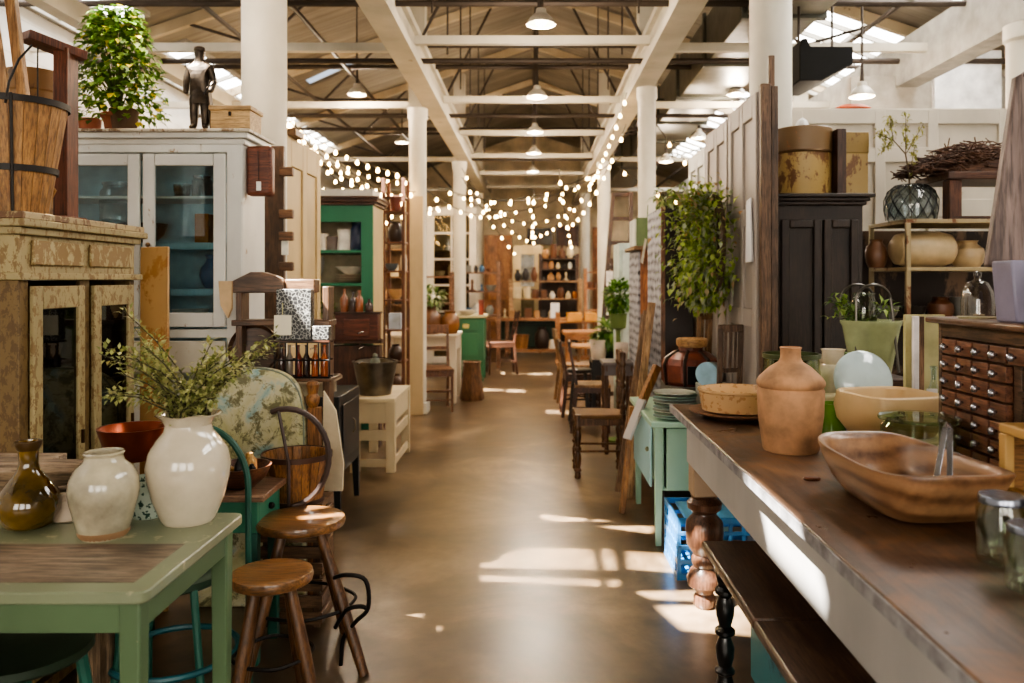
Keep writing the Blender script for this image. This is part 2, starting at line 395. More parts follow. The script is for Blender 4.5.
# cross beams, pipes and roof braces
for y in (2.35, 6.7, 8.9, 10.9, 12.9, 15.0, 17.2): trim(B(-.98, .98, y-.03, y+.03, 3.42, 3.49))
for y in (3.4, 6.7, 8.9, 12.9, 17.2):
    trim(B(-4.2, -1.18, y-.03, y+.03, 3.36, 3.43)); trim(B(1.18, 3.3, y-.03, y+.03, 3.36, 3.43))
def pipe(p, q, r, label): return tag(MB().tube([p, q], r, 8).build('ceiling_pipe', DARKM), label, 'pipe', 'dark pipes running under the roof')
for y, z in ((6.1, 3.56), (7.2, 3.42), (8.3, 3.66), (9.6, 3.42), (11.4, 3.6), (13.6, 3.5)):
    pipe((-4.1, y, z), (4.5, y, z), .026, 'dark iron pipe running across the hall under the roof')
for x in (-2.6, -1.9, 2.3, 2.9): pipe((x, -3.8, 3.62), (x, 19.8, 3.62), .02, 'thin dark pipe running the length of the hall')
for y in (5.4, 7.7, 10.0, 12.3, 14.6):          # roof frames
    f = MB()
    f.bar((-4.15, y, roof_z(4.15)-.06), (0, y, 5.07), .06, .1); f.bar((4.55, y, roof_z(4.55)-.06), (0, y, 5.07), .06, .1)
    trim(f, paint((186, 168, 138), (110, 90, 66), .2, .8))
    d = MB()
    for sx in (-1, 1):
        d.tube([(sx*1.1, y, 3.7), (sx*.5, y, roof_z(.5)-.1)], .016, 6); d.tube([(sx*1.1, y, 3.7), (sx*1.9, y, roof_z(1.9)-.1)], .016, 6)
        d.tube([(sx*2.6, y, 3.7), (sx*1.9, y, roof_z(1.9)-.1)], .016, 6); d.tube([(sx*2.6, y, 3.7), (sx*3.3, y, roof_z(3.3)-.1)], .016, 6)
    d.tube([(-2.6, y, 3.7), (2.6, y, 3.7)], .018, 6)
    trim(d, DARKM)
for i, y in enumerate((6.0, 7.1, 8.4, 9.7, 11.2, 12.6)):
    d = MB(); 
    for x in (-.75, .05, .8): d.tube([(x, y, 3.45), (x, y, roof_z(x)-.05)], .009, 5)
    trim(d, DARKM)
# pendant lamps
def lamp(x, y, z, r, label, power=30):
    t = thing('pendant_lamp', label, 'lamp', (x, y, z))
    MB().lathe([(.02, .09), (.035, .085), (.04, .05), (.05, .045), (r*.75, .02), (r, -.02), (r*1.0, -.03), (r*.97, -.03), (r*.7, .012), (.03, .035)], (x, y, z), 28).build('shade', plain((205, 198, 184), .35, .2), t)
    MB().lathe([(0, -.035), (.03, -.03), (.045, -.005), (.03, .025), (0, .03)], (x, y, z), 16).build('bulb', emit((255, 226, 178), 45), t)
    MB().lathe([(r*.9, -.022), (r*.88, -.02), (0, -.0)], (x, y, z-.004), 20).build('diffuser', emit((255, 228, 184), 9), t)
    MB().tube([(x, y, z+.085), (x, y, z+.2), (x, y, 3.49 if 1.65 < x < 2.25 and y > 5.6 else roof_z(x)-.06)], [.018, .012, .006], 8).build('cord', DARKM, t)
    l = bpy.data.lights.new('lamp_light', 'POINT'); l.energy = power; l.color = (1, .82, .62); l.shadow_soft_size = .08
    lo = bpy.data.objects.new('lamp_light', l); COL.objects.link(lo); lo.parent = t; lo.location = (0, 0, -.12)
for i, (y, n_) in enumerate(((5.8, 'nearest, at the top of the picture'), (8.1, 'second from the front'), (10.04, 'middle of the row'), (11.7, 'second from the far end'), (13.7, 'farthest and smallest'))):
    lamp(PX((541, 537, 535, 534, 533)[i], y), y, 3.33, .105, f'lit white dome pendant over the aisle, {n_}', 70)
lamp(PX(357, 8.6), 8.6, PZ(92, 8.6), .1, 'lit pendant over the left bay, above the string lights', 55)
lamp(PX(402, 13), 13, PZ(141, 13), .11, 'small lit pendant beside the middle left column', 45)
lamp(PX(436, 3.6)-1.3, 3.9, 3.25, .12, 'white metal pendant shade above the leafy potted plant', 50)
lamp(PX(862, 6.4), 6.4, PZ(93, 6.4), .1, 'lit pendant in the right bay above the whitewashed panels', 60)
lamp(PX(736, 8.6), 8.6, PZ(92, 8.6), .1, 'lit pendant left of the right front column, under the duct', 55)
lamp(PX(666, 11.5), 11.5, PZ(160, 11.5), .1, 'lit pendant right of the distant right column', 40)
lamp(PX(699, 10.5), 10.5, PZ(136, 10.5), .1, 'lit pendant low under the duct, above the hanging foliage', 40)
# air duct and black hanging heater on the right
t = thing('air_duct', 'grey sheet metal air duct running under the right roof', 'duct', (1.95, 10, 3.45))
d = MB(); d.box(1.65, 2.25, 5.6, 19.5, 3.5, 3.95); d.build('duct_body', plain((118, 116, 108), .45, .6), t, .01)
for y in (6.2, 7.6, 9.0, 10.4, 11.8, 13.2, 14.6):
    f = MB(); f.box(1.62, 2.28, y-.03, y+.03, 3.47, 3.5); f.box(1.62, 1.65, y-.03, y+.03, 3.5, 3.98); f.box(2.25, 2.28, y-.03, y+.03, 3.5, 3.98); f.build('flange', plain((92, 92, 84), .5, .5), t)
t = thing('unit_heater', 'black hanging heater box above the tin drums on the right', 'heater', (2.05, 6.0, 2.9))
z0, z1 = PZ(87, 6.0), PZ(54, 6.0)
MB().prism([(1.94, 5.8, z0), (2.1, 5.8, z0), (2.33, 5.8, z0+.12), (2.33, 5.8, z1), (2.02, 5.8, z1), (2.0, 5.8, z1+.06), (1.96, 5.8, z1+.06), (1.94, 5.8, z1)], (0, .5, 0)).build('housing', plain((8, 8, 8), .95), t, .008)
hr = MB(); hr.tube([(2.0, 6, z1), (2.0, 6, 3.5)], .01, 6); hr.tube([(2.25, 6, z1), (2.25, 6, 3.5)], .01, 6); hr.build('hanger_rod', DARKM, t)
# string lights
CABLE = plain((40, 34, 30), .6); BULB = emit((255, 206, 132), 60)
CAP = plain((30, 26, 24), .5)
def bulbmesh():
    mb = MB().lathe([(0, -.085), (.014, -.082), (.026, -.062), (.026, -.045), (.014, -.02), (.01, -.01), (0, -.01)], (0, 0, 0), 8); me = bpy.data.meshes.new('bulb'); me.from_pydata(mb.v, [], mb.f); me.materials.append(BULB); return me
BM = bulbmesh()
def string(p, q, sag, n, label, cable=True):
    p, q = Vector(p), Vector(q); ps = []
    for i in range(25):
        t = i/24; c = p.lerp(q, t); c.z -= sag*4*t*(1-t); ps.append(c)
    t_ = thing('string_lights', label, 'string lights', p, 'strings of bare bulbs looped under the roof')
    MB().tube(ps, .006, 5).build('cable', CABLE, t_)
    for k in range(n):
        t = (k+.5)/n; c = p.lerp(q, t); c.z -= sag*4*t*(1-t)
        o = bpy.data.objects.new('bulb', BM); COL.objects.link(o); o.parent = t_
        o.location = c-p; s = .55+.1*R.random(); o.scale = (s, s, s*1.0)
sl = 'string of warm bare bulbs sagging '
string((.95, 8.0, 3.32), (.93, 13.2, 3.0), .1, 13, sl+'along the underside of the right beam')
string((1.0, 8.5, 3.1), (.55, 13, 2.3), .2, 9, sl+'from the right beam toward the far shelves')
string((1.05, 9.5, 2.9), (-1.15, 12.2, 2.75), .25, 9, sl+'across the middle of the aisle')
string((1.05, 12.2, 3.1), (-1.15, 9.9, 2.6), .3, 9, sl+'across the aisle, crossing another string')
string((1.1, 13.5, 3.3), (-1.15, 13.5, 2.8), .4, 9, sl+'over the far end of the aisle')
string((1.1, 12.5, 3.2), (.0, 15.5, 2.3), .25, 10, sl+'down toward the counter on the right')
string((-1.1, 12.5, 3.2), (.1, 16, 2.2), .25, 9, sl+'down toward the counter on the left')
string((.02, 8.6, 2.42), (.0, 16.5, 2.35), .12, 6, sl+'along the middle of the aisle')
string((-.75, 8.6, 2.55), (-.3, 16, 1.95), .05, 6, sl+'low along the left of the aisle')
string((.3, 9, 2.7), (.8, 16, 2.1), .1, 7, sl+'low along the right of the aisle')
string((1.1, 16, 3.2), (-1.2, 16, 3.2), .6, 10, sl+'in front of the far wall')
string((1.12, 8, 3.2), (3.0, 11, 2.7), .3, 8, sl+'into the right bay')
string((1.1, 10.4, 2.95), (2.6, 9.0, 2.3), .25, 8, sl+'behind the hanging foliage')
for i, (a, b, sg, n_) in enumerate((((-2.35, 7.2, 3.05), (-1.3, 10.5, 2.35), .18, 17), ((-2.5, 7.6, 3.12), (-1.3, 11.4, 2.5), .3, 17), ((-2.5, 8.2, 3.16), (-1.9, 11.5, 2.25), .25, 16), ((-2.6, 8.0, 3.2), (-1.25, 8.6, 2.4), .3, 14), ((-3.3, 9.2, 3.3), (-1.4, 12.6, 2.6), .5, 17), ((-3.4, 8.6, 3.2), (-1.5, 9.2, 2.3), .35, 15), ((-1.3, 8.9, 2.55), (-.4, 13.4, 2.6), .2, 9), ((-2.3, 7.0, 2.95), (-1.35, 8.3, 2.55), .08, 12), ((-2.9, 9.4, 3.3), (-1.5, 11.5, 2.9), .25, 14))):
    string(a, b, sg, n_, sl+('steeply down the left bay, topmost of the bunch', 'down the left bay, second in the bunch', 'down the left bay behind the green cupboard', 'toward the middle left column', 'far back in the left bay', 'low over the green cupboard', 'from the middle left column toward the back', 'just above the green cupboard, nearest of the bunch', 'high across the left bay')[i])
# ============================================================ left side
GREEN = paint((90, 114, 80), (170, 166, 126), .12, .45); TEAL = paint((34, 96, 80), (110, 120, 90), .15, .45)
IRON = plain((34, 30, 28), .5, .6)
# --- green table in the left foreground
t = thing('painted_table', 'sage green table with a worn brown plank top holding three vases', 'table', (-1.45, 2.08, 0))
TX, TY0, TY1 = -.865, 1.79, 2.41
def slabtop(x0, x1, y0, y1, z0, z1, r=.03):
    pts = []
    for cx, cy, a0 in ((x1-r, y0+r, -90), (x1-r, y1-r, 0), (x0+r, y1-r, 90), (x0+r, y0+r, 180)):
        for k in range(6): a = math.radians(a0+18*k); pts.append((cx+r*math.cos(a), cy+r*math.sin(a), z0))
    return MB().prism(pts, (0, 0, z1-z0))
slabtop(-2.25, TX, TY0, TY1, .722, .75).build('tabletop', paint((132, 140, 112), (176, 168, 136), .3, .3), t, .004)
B(-2.22, TX-.055, TY0+.06, TY0+.33, .7495, .7515).build('plank_inlay', wood((84, 62, 48), (166, 142, 116), 'x', .35, .8), t)
ap = MB(); ap.box(-2.2, TX-.03, TY0+.03, TY0+.055, .645, .722); ap.box(-2.2, TX-.03, TY1-.055, TY1-.03, .645, .722); ap.box(TX-.055, TX-.03, TY0+.05, TY1-.05, .645, .722); ap.box(-2.2, -2.17, TY0+.05, TY1-.05, .645, .722)
ap.build('apron', GREEN, t, .003)
for x in (TX-.05, -2.17):
    for y in (TY0+.05, TY1-.05): MB().bar((x, y, .722), (x, y, 0), .05, .05, (0, 1, 0), .038).build('leg', GREEN, t, .005)
# --- vases on it
def P_(px, d): return PX(px, d)
x, y = PX(24, 2.25), 2.27
v = thing('glazed_bottle', 'squat olive and amber glazed bottle vase with a narrow neck', 'vase', (x, y, .75))
MB().lathe([(0, 0), (.046, 0), (.064, .01), (.082, .045), (.085, .07), (.075, .098), (.05, .135), (.03, .16), (.025, .18), (.026, .22), (.033, .235), (.033, .243), (.026, .243), (.02, .2), (0, .19)], (x, y, .75), 40).build('body', None or plain((112, 84, 18), .08, coat=1.0, var=.55, scale=6), v)
MB().lathe([(.0275, .218), (.0345, .234), (.035, .243), (.028, .2445), (.025, .235)], (x, y, .75), 30).build('lip', plain((70, 50, 24), .3), v)
x, y = PX(100, 2.17), 2.19
v = thing('stoneware_vase', 'rounded off-white stoneware vase with a short neck, in front of a speckled bowl', 'vase', (x, y, .75))
CREAMC = plain((188, 178, 152), .2, coat=.7, var=.3, scale=7)
MB().lathe([(0, 0), (.058, 0), (.064, .01), (.074, .05), (.086, .1), (.09, .13), (.086, .16), (.07, .19), (.052, .205), (.048, .22), (.053, .228), (.05, .232), (.044, .228), (.042, .21), (.07, .18), (0, .1)], (x, y, .75), 40).build('body', CREAMC, v)
MB().lathe([(.0585, -.0), (.0655, .01), (.067, .02), (.0655, .021), (.0585, .0)], (x, y, .751), 30).build('unglazed_foot', plain((150, 116, 84), .7), v)
x, y = PX(184, 2.3), 2.33
v = thing('pitcher', 'large white glazed pitcher with a fluted rim holding green twigs', 'pitcher', (x, y, .75))
prof = [(0, 0), (.07, 0), (.078, .012), (.1, .07), (.114, .13), (.117, .165), (.108, .205), (.086, .24), (.068, .262), (.064, .28), (.074, .3), (.09, .312), (.086, .314), (.068, .3), (.058, .28), (.06, .262), (.1, .19), (0, .12)]
mb = MB().lathe(prof, (x, y, .75), 48)
for p in mb.v:
    if p.z > .75+.27:
        a = math.atan2(p.y-y, p.x-x); k = (p.z-1.02)/.045
        p.z += .003*math.sin(5*a)*k; s = 1+.025*math.cos(5*a)*k; p.x = x+(p.x-x)*s; p.y = y+(p.y-y)*s
mb.build('body', plain((206, 194, 170), .14, coat=.9, var=.14, scale=5), v)
b = thing('leafy_twigs', 'spray of small-leaved green twigs standing in the white pitcher', 'branches', (x, y, 1.03))
st, lf, lf2 = MB(), MB(), MB(); rnd = random.Random(5)
for i in range(46):
    if i < 32: ex, ez = rnd.uniform(-.26, .13), rnd.uniform(.08, .24)
    else: ex, ez = rnd.uniform(.05, .22), rnd.uniform(.12, .24)
    if i in (0, 1): ex, ez = .235+.01*i, .255-.05*i
    if i in (2, 3, 4): ex, ez = -.26+.02*i, .08+.06*i
    ey = rnd.uniform(-.13, .12); p0 = V(x+rnd.uniform(-.035, .035), y+rnd.uniform(-.035, .035), .98); p3 = V(x+ex, y+ey, 1.04+ez)
    p1 = V(p0.x+ex*.15, p0.y+ey*.15, 1.04+ez*.35); pts = [p0, p1, p1.lerp(p3, .5)+V(0, 0, .015), p3]
    st.tube(pts, [.0032, .0028, .002, .0012], 5)
    for sidx in range(2, 40):
        q = sidx/40*2.999; s_ = int(q); f = q-s_
        if s_ == 0 and f < .5: continue
        c = pts[s_].lerp(pts[s_+1], f); ax = (pts[s_+1]-pts[s_]).normalized()
        for k in range(2):
            d = (rdir(rnd)+ax*.9).normalized(); e = c+d*rnd.uniform(.0, .022)
            leafq(lf if rnd.random() < .85 else lf2, e, d, rnd.uniform(.014, .026), rnd.uniform(.009, .014), V(0, 0, 1))
st.build('stem', plain((70, 66, 40), .7), b); lf.build('foliage', leafmat((104, 114, 56), (160, 164, 96), (206, 204, 144)), b)
lf2.build('dried_leaves', leafmat((180, 170, 110), (150, 150, 100), (200, 190, 140)), b)
# small things between and behind the vases
x, y = PX(75, 2.36), 2.36
vessel('jar', x-.01, y, .75, .062, .085, plain((190, 172, 152), .3), 'low pinkish white pot behind the olive bottle vase', name='pot', cat='pot')
def speck(c, s, sc=90, th=.62):
    m, nt, b_, o_ = new('speckled'); n_ = noise(nt, coords(nt), sc, 2); nt.links.new(ramp(nt, n_, [(th-.02, lin(c)), (th+.02, lin(s))]), b_.inputs['Base Color']); b_.inputs['Roughness'].default_value = .25; return m
x, y = PX(146, 2.36), 2.37
vessel('cup', x, y, .75, .056, .115, speck((186, 200, 188), (60, 84, 76), 60, .56), 'green speckled pot between the stoneware vase and the pitcher', name='pot', cat='pot')
# wooden crate bench behind the table on the left, with copper bowl
t = thing('plank_bench', 'rough pale plank bench between the green table and the cream cabinet', 'bench', (-1.75, 2.65, 0))
for i in range(4): B(-2.2, -1.30-(.22 if i > 1 else 0), 2.44+i*.045, 2.483+i*.045, .86, .885).build('plank', wood((150, 120, 90), (206, 180, 150), 'x', .7), t, .003)
B(-2.15, -1.32, 2.46, 2.49, .78, .858).build('apron', wood((110, 86, 60), (160, 130, 96), 'x', .7), t, .003)
for x in (-2.1, -1.37): 
    for yy in (2.47, 2.56): B(x-.025, x+.025, yy-.02, yy+.025, 0, .858).build('leg', wood((110, 86, 60), (160, 130, 96), 'z', .7), t, .003)
x, y = PX(135, 2.52), 2.51
vessel('bowl', x, y, .885, .105, .105, plain((128, 58, 30), .28, .75, .3), 'copper bowl behind the pitcher, under the twigs', n=36, name='copper_bowl')
# --- turquoise bentwood chair behind the table
t = thing('metal_chair', 'turquoise hoop-backed metal chair tucked behind the green table', 'chair', (-1.2, 2.75, 0))
cx, cy = -1.2, 2.86
hp = []
for k in range(21):
    a = math.pi*k/20; hp.append((cx-.175*math.cos(a)*1.0, cy+.03, .70+.22*math.sin(a)))
hp = [(cx-.18, cy+.02, 0)]+hp+[(cx+.18, cy+.02, .35), (cx+.19, cy, 0)]
MB().tube(hp, .012, 8).build('back_hoop', TEAL, t)
MB().lathe([(0, 0), (.15, 0), (.162, .01), (.162, .03), (.15, .035), (0, .03)], (cx, cy-.17, .44), 30).build('seat', plain((40, 62, 46), .5), t)
for a in (215, 325): 
    q = math.radians(a); MB().tube([(cx+.13*math.cos(q), cy-.2+.13*math.sin(q), .45), (cx+.19*math.cos(q), cy-.2+.19*math.sin(q), 0)], .013, 8).build('leg', TEAL, t)
MB().tube([(cx+.2*math.cos(2*math.pi*k/28), cy-.17+.2*math.sin(2*math.pi*k/28), .2) for k in range(28)], .011, 8, True).build('stretcher_ring', plain((24, 88, 96), .4), t)
t = thing('metal_chair', 'teal stool frame with ring stretcher in the shadow under the green table', 'chair', (-1.5, 2.15, 0))
cx, cy = -1.35, 2.12
for a in (30, 120, 210, 300):
    q = math.radians(a); MB().tube([(cx+.13*math.cos(q), cy+.13*math.sin(q), .46), (cx+.2*math.cos(q), cy+.2*math.sin(q), 0)], .016, 8).build('leg', TEAL, t)
MB().tube([(cx+.24*math.cos(2*math.pi*k/28), cy+.2*math.sin(2*math.pi*k/28), .18) for k in range(28)], .013, 8, True).build('stretcher_ring', plain((24, 88, 96), .4), t)
MB().lathe([(0, 0), (.16, 0), (.17, .01), (.17, .03), (0, .035)], (cx, cy, .45), 30).build('seat', plain((38, 56, 40), .5), t)
# --- two wooden stools
SEAT = wood((104, 64, 28), (168, 112, 58), 'x', .3, 1.0, .35); SLEG = wood((78, 46, 20), (132, 84, 42), 'z', .4, 1.0)
def stool(cx, cy, hs, r, feet, label, ringz, bow):
    t = thing('round_stool', label, 'stool', (cx, cy, 0))
    MB().lathe([(0, hs-.045), (r*.8, hs-.045), (r*.97, hs-.034), (r, hs-.018), (r*.97, hs-.004), (r*.85, hs), (r*.5, hs-.006), (0, hs-.01)], (cx, cy, 0), 44).build('seat', SEAT, t)
    pts = []
    for a, rr in feet:
        q = math.radians(a); p = V(cx+r*.55*math.cos(q), cy+r*.55*math.sin(q), hs-.035); e = V(cx+rr*math.cos(q), cy+rr*math.sin(q), 0.0)
        pts.append((p, e)); m_ = p.lerp(e, .5)
        MB().tube([p, m_, e+V(0, 0, .0)], [.019, .023, .018], 10).build('leg', SLEG, t)
    for i in range(len(pts)):
        a, b_ = pts[i], pts[(i+1) % len(pts)]; z_ = ringz
        f = lambda pq: pq[0].lerp(pq[1], 1-z_/pq[0].z)
        pa, pb = f(a), f(b_); md = (pa+pb)/2+V((pa+pb).x/2-cx, (pa+pb).y/2-cy, 0)*.45
        MB().tube(pathsm([pa, md, pb], 8), .0065, 6).build('wire_brace', IRON, t)
    return t
stool(PX(272, 2.7), 2.7, .47, .137, ((-25, .2), (65, .15), (155, .14), (245, .19)), 'low round wooden stool beside the green table, nearest the viewer', .2, 0)
s2 = stool(PX(301, 3.08), 3.08, .54, .168, ((-28, .31), (60, .24), (150, .24), (240, .27)), 'taller round wooden stool with a bent iron footrest, behind the low stool', .22, 0)
fx, fy = -.63, 2.95
MB().tube(pathsm([(fx-.12, fy+.05, .33), (fx-.05, fy-.02, .37), (fx+.02, fy-.02, .35), (fx+.03, fy-.02, .25), (fx-.02, fy, .19), (fx-.07, fy+.02, .12), (fx-.08, fy+.02, .02)]), .008, 8).build('bent_footrest', IRON, s2)
MB().tube(pathsm([(fx-.1, fy+.02, .16), (fx-.05, fy-.02, .24), (fx+.0, fy-.02, .255), (fx+.03, fy-.02, .245)]), .008, 8).build('bent_footrest', IRON, s2)
# --- small teal table with wooden bowl
t = thing('side_table', 'small teal table with a worn brown top under the wooden bowl', 'table', (-1.28, 3.2, 0))
B(-1.6, -1.0, 2.98, 3.29, .62, .645).build('tabletop', wood((112, 72, 50), (170, 130, 100), 'x', .4), t, .005)
a = MB(); a.box(-1.58, -1.03, 3.0, 3.02, .5, .62); a.box(-1.05, -1.03, 3.02, 3.25, .5, .62); a.box(-1.58, -1.03, 3.25, 3.27, .5, .62); a.build('drawer_apron', paint((60, 132, 104), (180, 180, 130), .15), t, .003)
MB().lathe([(0, 0), (.012, 0), (.014, .012), (.006, .02), (0, .02)], (0, 0, 0), 10, M=Matrix.Rotation(math.pi/2, 4, 'Y')).xf(Matrix.Translation((-1.03, 3.14, .565))).build('knob', IRON, t)
for x in (-1.56, -1.05): 
    for y in (3.02, 3.25): B(x-.02, x+.02, y-.02, y+.02, 0, .5).build('leg', TEAL, t, .004)
x, y = PX(243, 3.12), 3.12
vessel('bowl', x-.01, y, .645, .118, .085, wood((70, 38, 22), (120, 70, 42), 'x', .4), 'brown wooden bowl of odds and ends on the small teal table', n=36, name='wooden_bowl')
def knobthing(name, x, y, z, r, h, mat, label, cat): return tag(MB().lathe([(0, 0), (r*.8, 0), (r, h*.2), (r*.95, h*.6), (r*.5, h*.8), (r*.45, h*.95), (0, h)], (x, y, z), 14).build(name, mat), label, cat)
knobthing('wooden_finial', x+.025, y, .70, .03, .08, wood((190, 130, 50), (226, 170, 84), 'z'), 'honey-coloured wooden knob standing in the brown wooden bowl', 'knob')
knobthing('metal_fitting', x+.005, y-.05, .70, .02, .07, plain((60, 60, 62), .35, .8), 'dark metal fitting in the brown wooden bowl', 'fitting')
knobthing('metal_fitting', x+.05, y-.045, .70, .018, .045, plain((30, 30, 32), .35, .8), 'short black fitting lying in the front of the wooden bowl', 'fitting')
knobthing('small_gourd', x-.05, y-.03, .695, .03, .045, plain((150, 110, 50), .5), 'small tan gourd in the left of the wooden bowl', 'gourd')
# --- domed trunk, painted
def dome_mat():
    m, nt, b_, o_ = new('painted_tin'); v_ = coords(nt); n1 = noise(nt, v_, 3.2, 8, .65, 1.2); n2 = noise(nt, v_, 14, 10, .8, .5)
    c = ramp(nt, n1, [(.30, lin((110, 150, 156))), (.38, lin((168, 190, 180))), (.44, lin((206, 200, 166))), (.6, lin((190, 184, 132))), (.7, lin((138, 152, 116)))])
    f = ramp(nt, n2, [(.5, (0, 0, 0, 1)), (.56, (1, 1, 1, 1))]); nt.links.new(mix(nt, f, c, lin((112, 108, 74))), b_.inputs['Base Color'])
    b_.inputs['Roughness'].default_value = .3; bump(nt, b_, n2, .4, .004); return m
t = thing('arched_panel', 'big round-topped panel in flaking blue, cream and green paint behind the basket', 'panel', (-1.25, 3.58, 0))
DM = dome_mat(); x0, x1 = PX(193, 3.57), PX(306, 3.57); cxm = (x0+x1)/2; prof = []
for k in range(25):
    a = math.pi*k/24; c_, s_ = math.cos(a), math.sin(a)
    prof.append((cxm+(x1-x0)/2*(abs(c_)**.75)*(1 if c_ > 0 else -1), 3.54, .56+.50*(s_**.33)))
MB().prism(prof, (0, .085, 0)).build('arched_top', DM, t, .03, sharp=50); B(x0, x1, 3.54, 3.62, 0, .555).build('lower_panel', DM, t, .01)
MB().tube([(p[0], 3.54, p[2]) for p in prof], .004, 6).build('edge_band', plain((130, 140, 126), .4, .2), t)
# --- bushel basket with hoop handle on a crate
t = thing('wooden_crate', 'plank crate on the floor carrying the bushel basket', 'crate', (-1.0, 3.44, 0))
for i in range(7):
    B(-1.13, -.87, 3.32, 3.335, .02+i*.068, .07+i*.068).build('slat', wood((90, 60, 38), (140, 100, 64), 'x'), t, .002)
    B(-.885, -.87, 3.335, 3.5, .02+i*.068, .07+i*.068).build('slat', wood((90, 60, 38), (140, 100, 64), 'y'), t, .002)
B(-1.13, -.87, 3.32, 3.51, .50, .52).build('top_board', wood((90, 60, 38), (140, 100, 64), 'x'), t)
for x in (-1.11, -.90): 
    for y in (3.355, 3.48): B(x-.014, x+.014, y-.015, y+.015, 0, .50).build('post', wood((80, 54, 34), (120, 86, 54), 'z'), t)
STAVE = wood((112, 66, 26), (184, 122, 60), 'z', .5, 1.2)
def basket(cx, cy, z, r0, r1, h, label, name, bands, bandmat, mat=STAVE, wire=0):
    t = thing(name, label, 'basket', (cx, cy, z)); n = 22
    for k in range(n):
        a0, a1 = 2*math.pi*(k+.03)/n, 2*math.pi*(k+.97)/n; vs = []
        for (r, zz) in ((r0, 0), (r1, h)):
            for rr in (r, r-.007):
                for a in (a0, a1): vs.append((cx+rr*math.cos(a), cy+rr*math.sin(a), z+zz))
        MB().add(vs, [(0, 1, 5, 4), (2, 6, 7, 3), (0, 4, 6, 2), (1, 3, 7, 5), (4, 5, 7, 6), (0, 2, 3, 1)]).build('stave', mat, t)
    MB().lathe([(0, 0), (r0-.006, 0), (r0-.006, .008), (0, .008)], (cx, cy, z+.004), 28).build('base', mat, t)
    for f in bands:
        rr = r0+(r1-r0)*f
        MB().lathe([(rr+.001, h*f-.011), (rr+.007, h*f-.011), (rr+.008, h*f+.011), (rr+.002, h*f+.011)], (cx, cy, z), 36).build('band', bandmat, t)
    for k in range(wire):
        a = math.radians(-62+k*180/max(1, wire-1)); MB().tube([(cx+(r0+.01)*math.cos(a), cy+(r0+.01)*math.sin(a), z), (cx+(r1+.011)*math.cos(a), cy+(r1+.011)*math.sin(a), z+h)], .005, 6).build('wire_strap', bandmat, t)
    return t
cx, cy = PX(297, 3.38), 3.38
bk = basket(cx, cy, .52, .105, .14, .2, 'bushel basket with a big bent hoop handle, behind the stools', 'bushel_basket', (.02, .96), plain((70, 46, 34), .5))
MB().tube([(cx+.165*math.cos(math.radians(a))+.0, cy-.15+.03*abs(math.cos(math.radians(a))), .73+.2*math.sin(math.radians(a))) for a in range(-80, 115, 12)], .012, 8).build('hoop_handle', plain((74, 60, 56), .4), bk)
MB().tube([(cx-.03, cy-.15, .73+.19), (cx-.005, cy-.155, .8), (cx+.01, cy-.15, .71), (cx+.0, cy-.115, .53)], .007, 8).build('upright_strap', plain((74, 60, 56), .4), bk)
# wooden stakes standing in the basket and white cloth behind
t = thing('wooden_post_finial', 'carved wooden newel post standing behind the bushel basket', 'post', (PX(313, 3.59), 3.59, 0))
xx, yy = PX(315, 3.59), 3.59
MB().box(xx-.028, xx+.028, yy-.025, yy+.025, 0, .88).lathe([(.02, .88), (.03, .90), (.033, .92), (.022, .94), (.026, .96), (.03, .98), (.022, .995), (0, 1.0)], (xx-.01, yy, 0), 12).build('post', wood((110, 62, 24), (176, 112, 50), 'z'), t, .004)
MB().prism([(xx+.03, 3.6, .5), (xx+.12, 3.6, .5), (xx+.125, 3.6, .62), (xx+.09, 3.6, .86), (xx+.035, 3.6, .95)], (0, .02, 0)).build('draped_sack', plain((206, 190, 160), .85, var=.1), None)
tag(bpy.data.objects['draped_sack'], 'pale cloth sack hanging behind the bushel basket', 'sack')
# --- black metal stand
BLK = plain((30, 32, 34), .42, .3)
t = thing('metal_cabinet', 'small black metal cabinet on legs beside the bushel basket', 'cabinet', (-1.33, 5.35, 0))
B(-1.5, -1.17, 4.85, 5.42, .26, .74).build('body', BLK, t, .006); B(-1.168, -1.16, 4.92, 5.36, .34, .68).build('door', plain((40, 42, 44), .38, .4), t, .003)
MB().tube([(-1.155, 5.16, .56), (-1.14, 5.16, .54), (-1.14, 5.16, .49), (-1.155, 5.16, .47)], .006, 6).build('handle', plain((150, 140, 120), .3, .9), t)
for x in (-1.48, -1.19):
    for y in (4.88, 5.39): MB().bar((x, y, .27), (x+.01, y, 0), .045, .045, (0, 1, 0), .03).build('leg', BLK, t)
t = thing('small_box', 'weathered flat-topped box on the black metal cabinet', 'box', (-1.36, 5.0, .74))
B(-1.44, -1.25, 4.87, 5.12, .74, .82).build('box_body', paint((150, 136, 110), (90, 70, 50), .3), t, .003); B(-1.47, -1.22, 4.84, 5.15, .82, .84).build('lid', paint((176, 160, 136), (90, 70, 50), .3), t, .003)
# --- white crate bench with metal bucket
t = thing('crate_bench', 'whitewashed wooden crate bench with slatted ends under the metal bucket', 'bench', (-1.13, 6.35, 0))
CW = paint((214, 196, 160), (150, 118, 80), .12, .6)
B(-1.38, -1.03, 6.0, 6.78, .53, .56).build('top', CW, t, .004)
for z0, z1 in ((.37, .53), (.14, .31) if 0 else (.27, .27), (.04, .1)):
    if z1 > z0: B(-1.32, -1.09, 6.02, 6.04, z0, z1).build('slat', CW, t, .003); B(-1.06, -1.04, 6.05, 6.73, z0, z1).build('slat', CW, t, .003)
B(-1.32, -1.09, 6.02, 6.04, .24, .32).build('slat', CW, t, .003); B(-1.06, -1.04, 6.05, 6.73, .24, .32).build('slat', CW, t, .003)
for x0, x1 in ((-1.37, -1.30), (-1.1, -1.03)):
    for y0 in (6.01, 6.71): B(x0, x1, y0, y0+.06, 0, .53).build('leg', CW, t, .004)
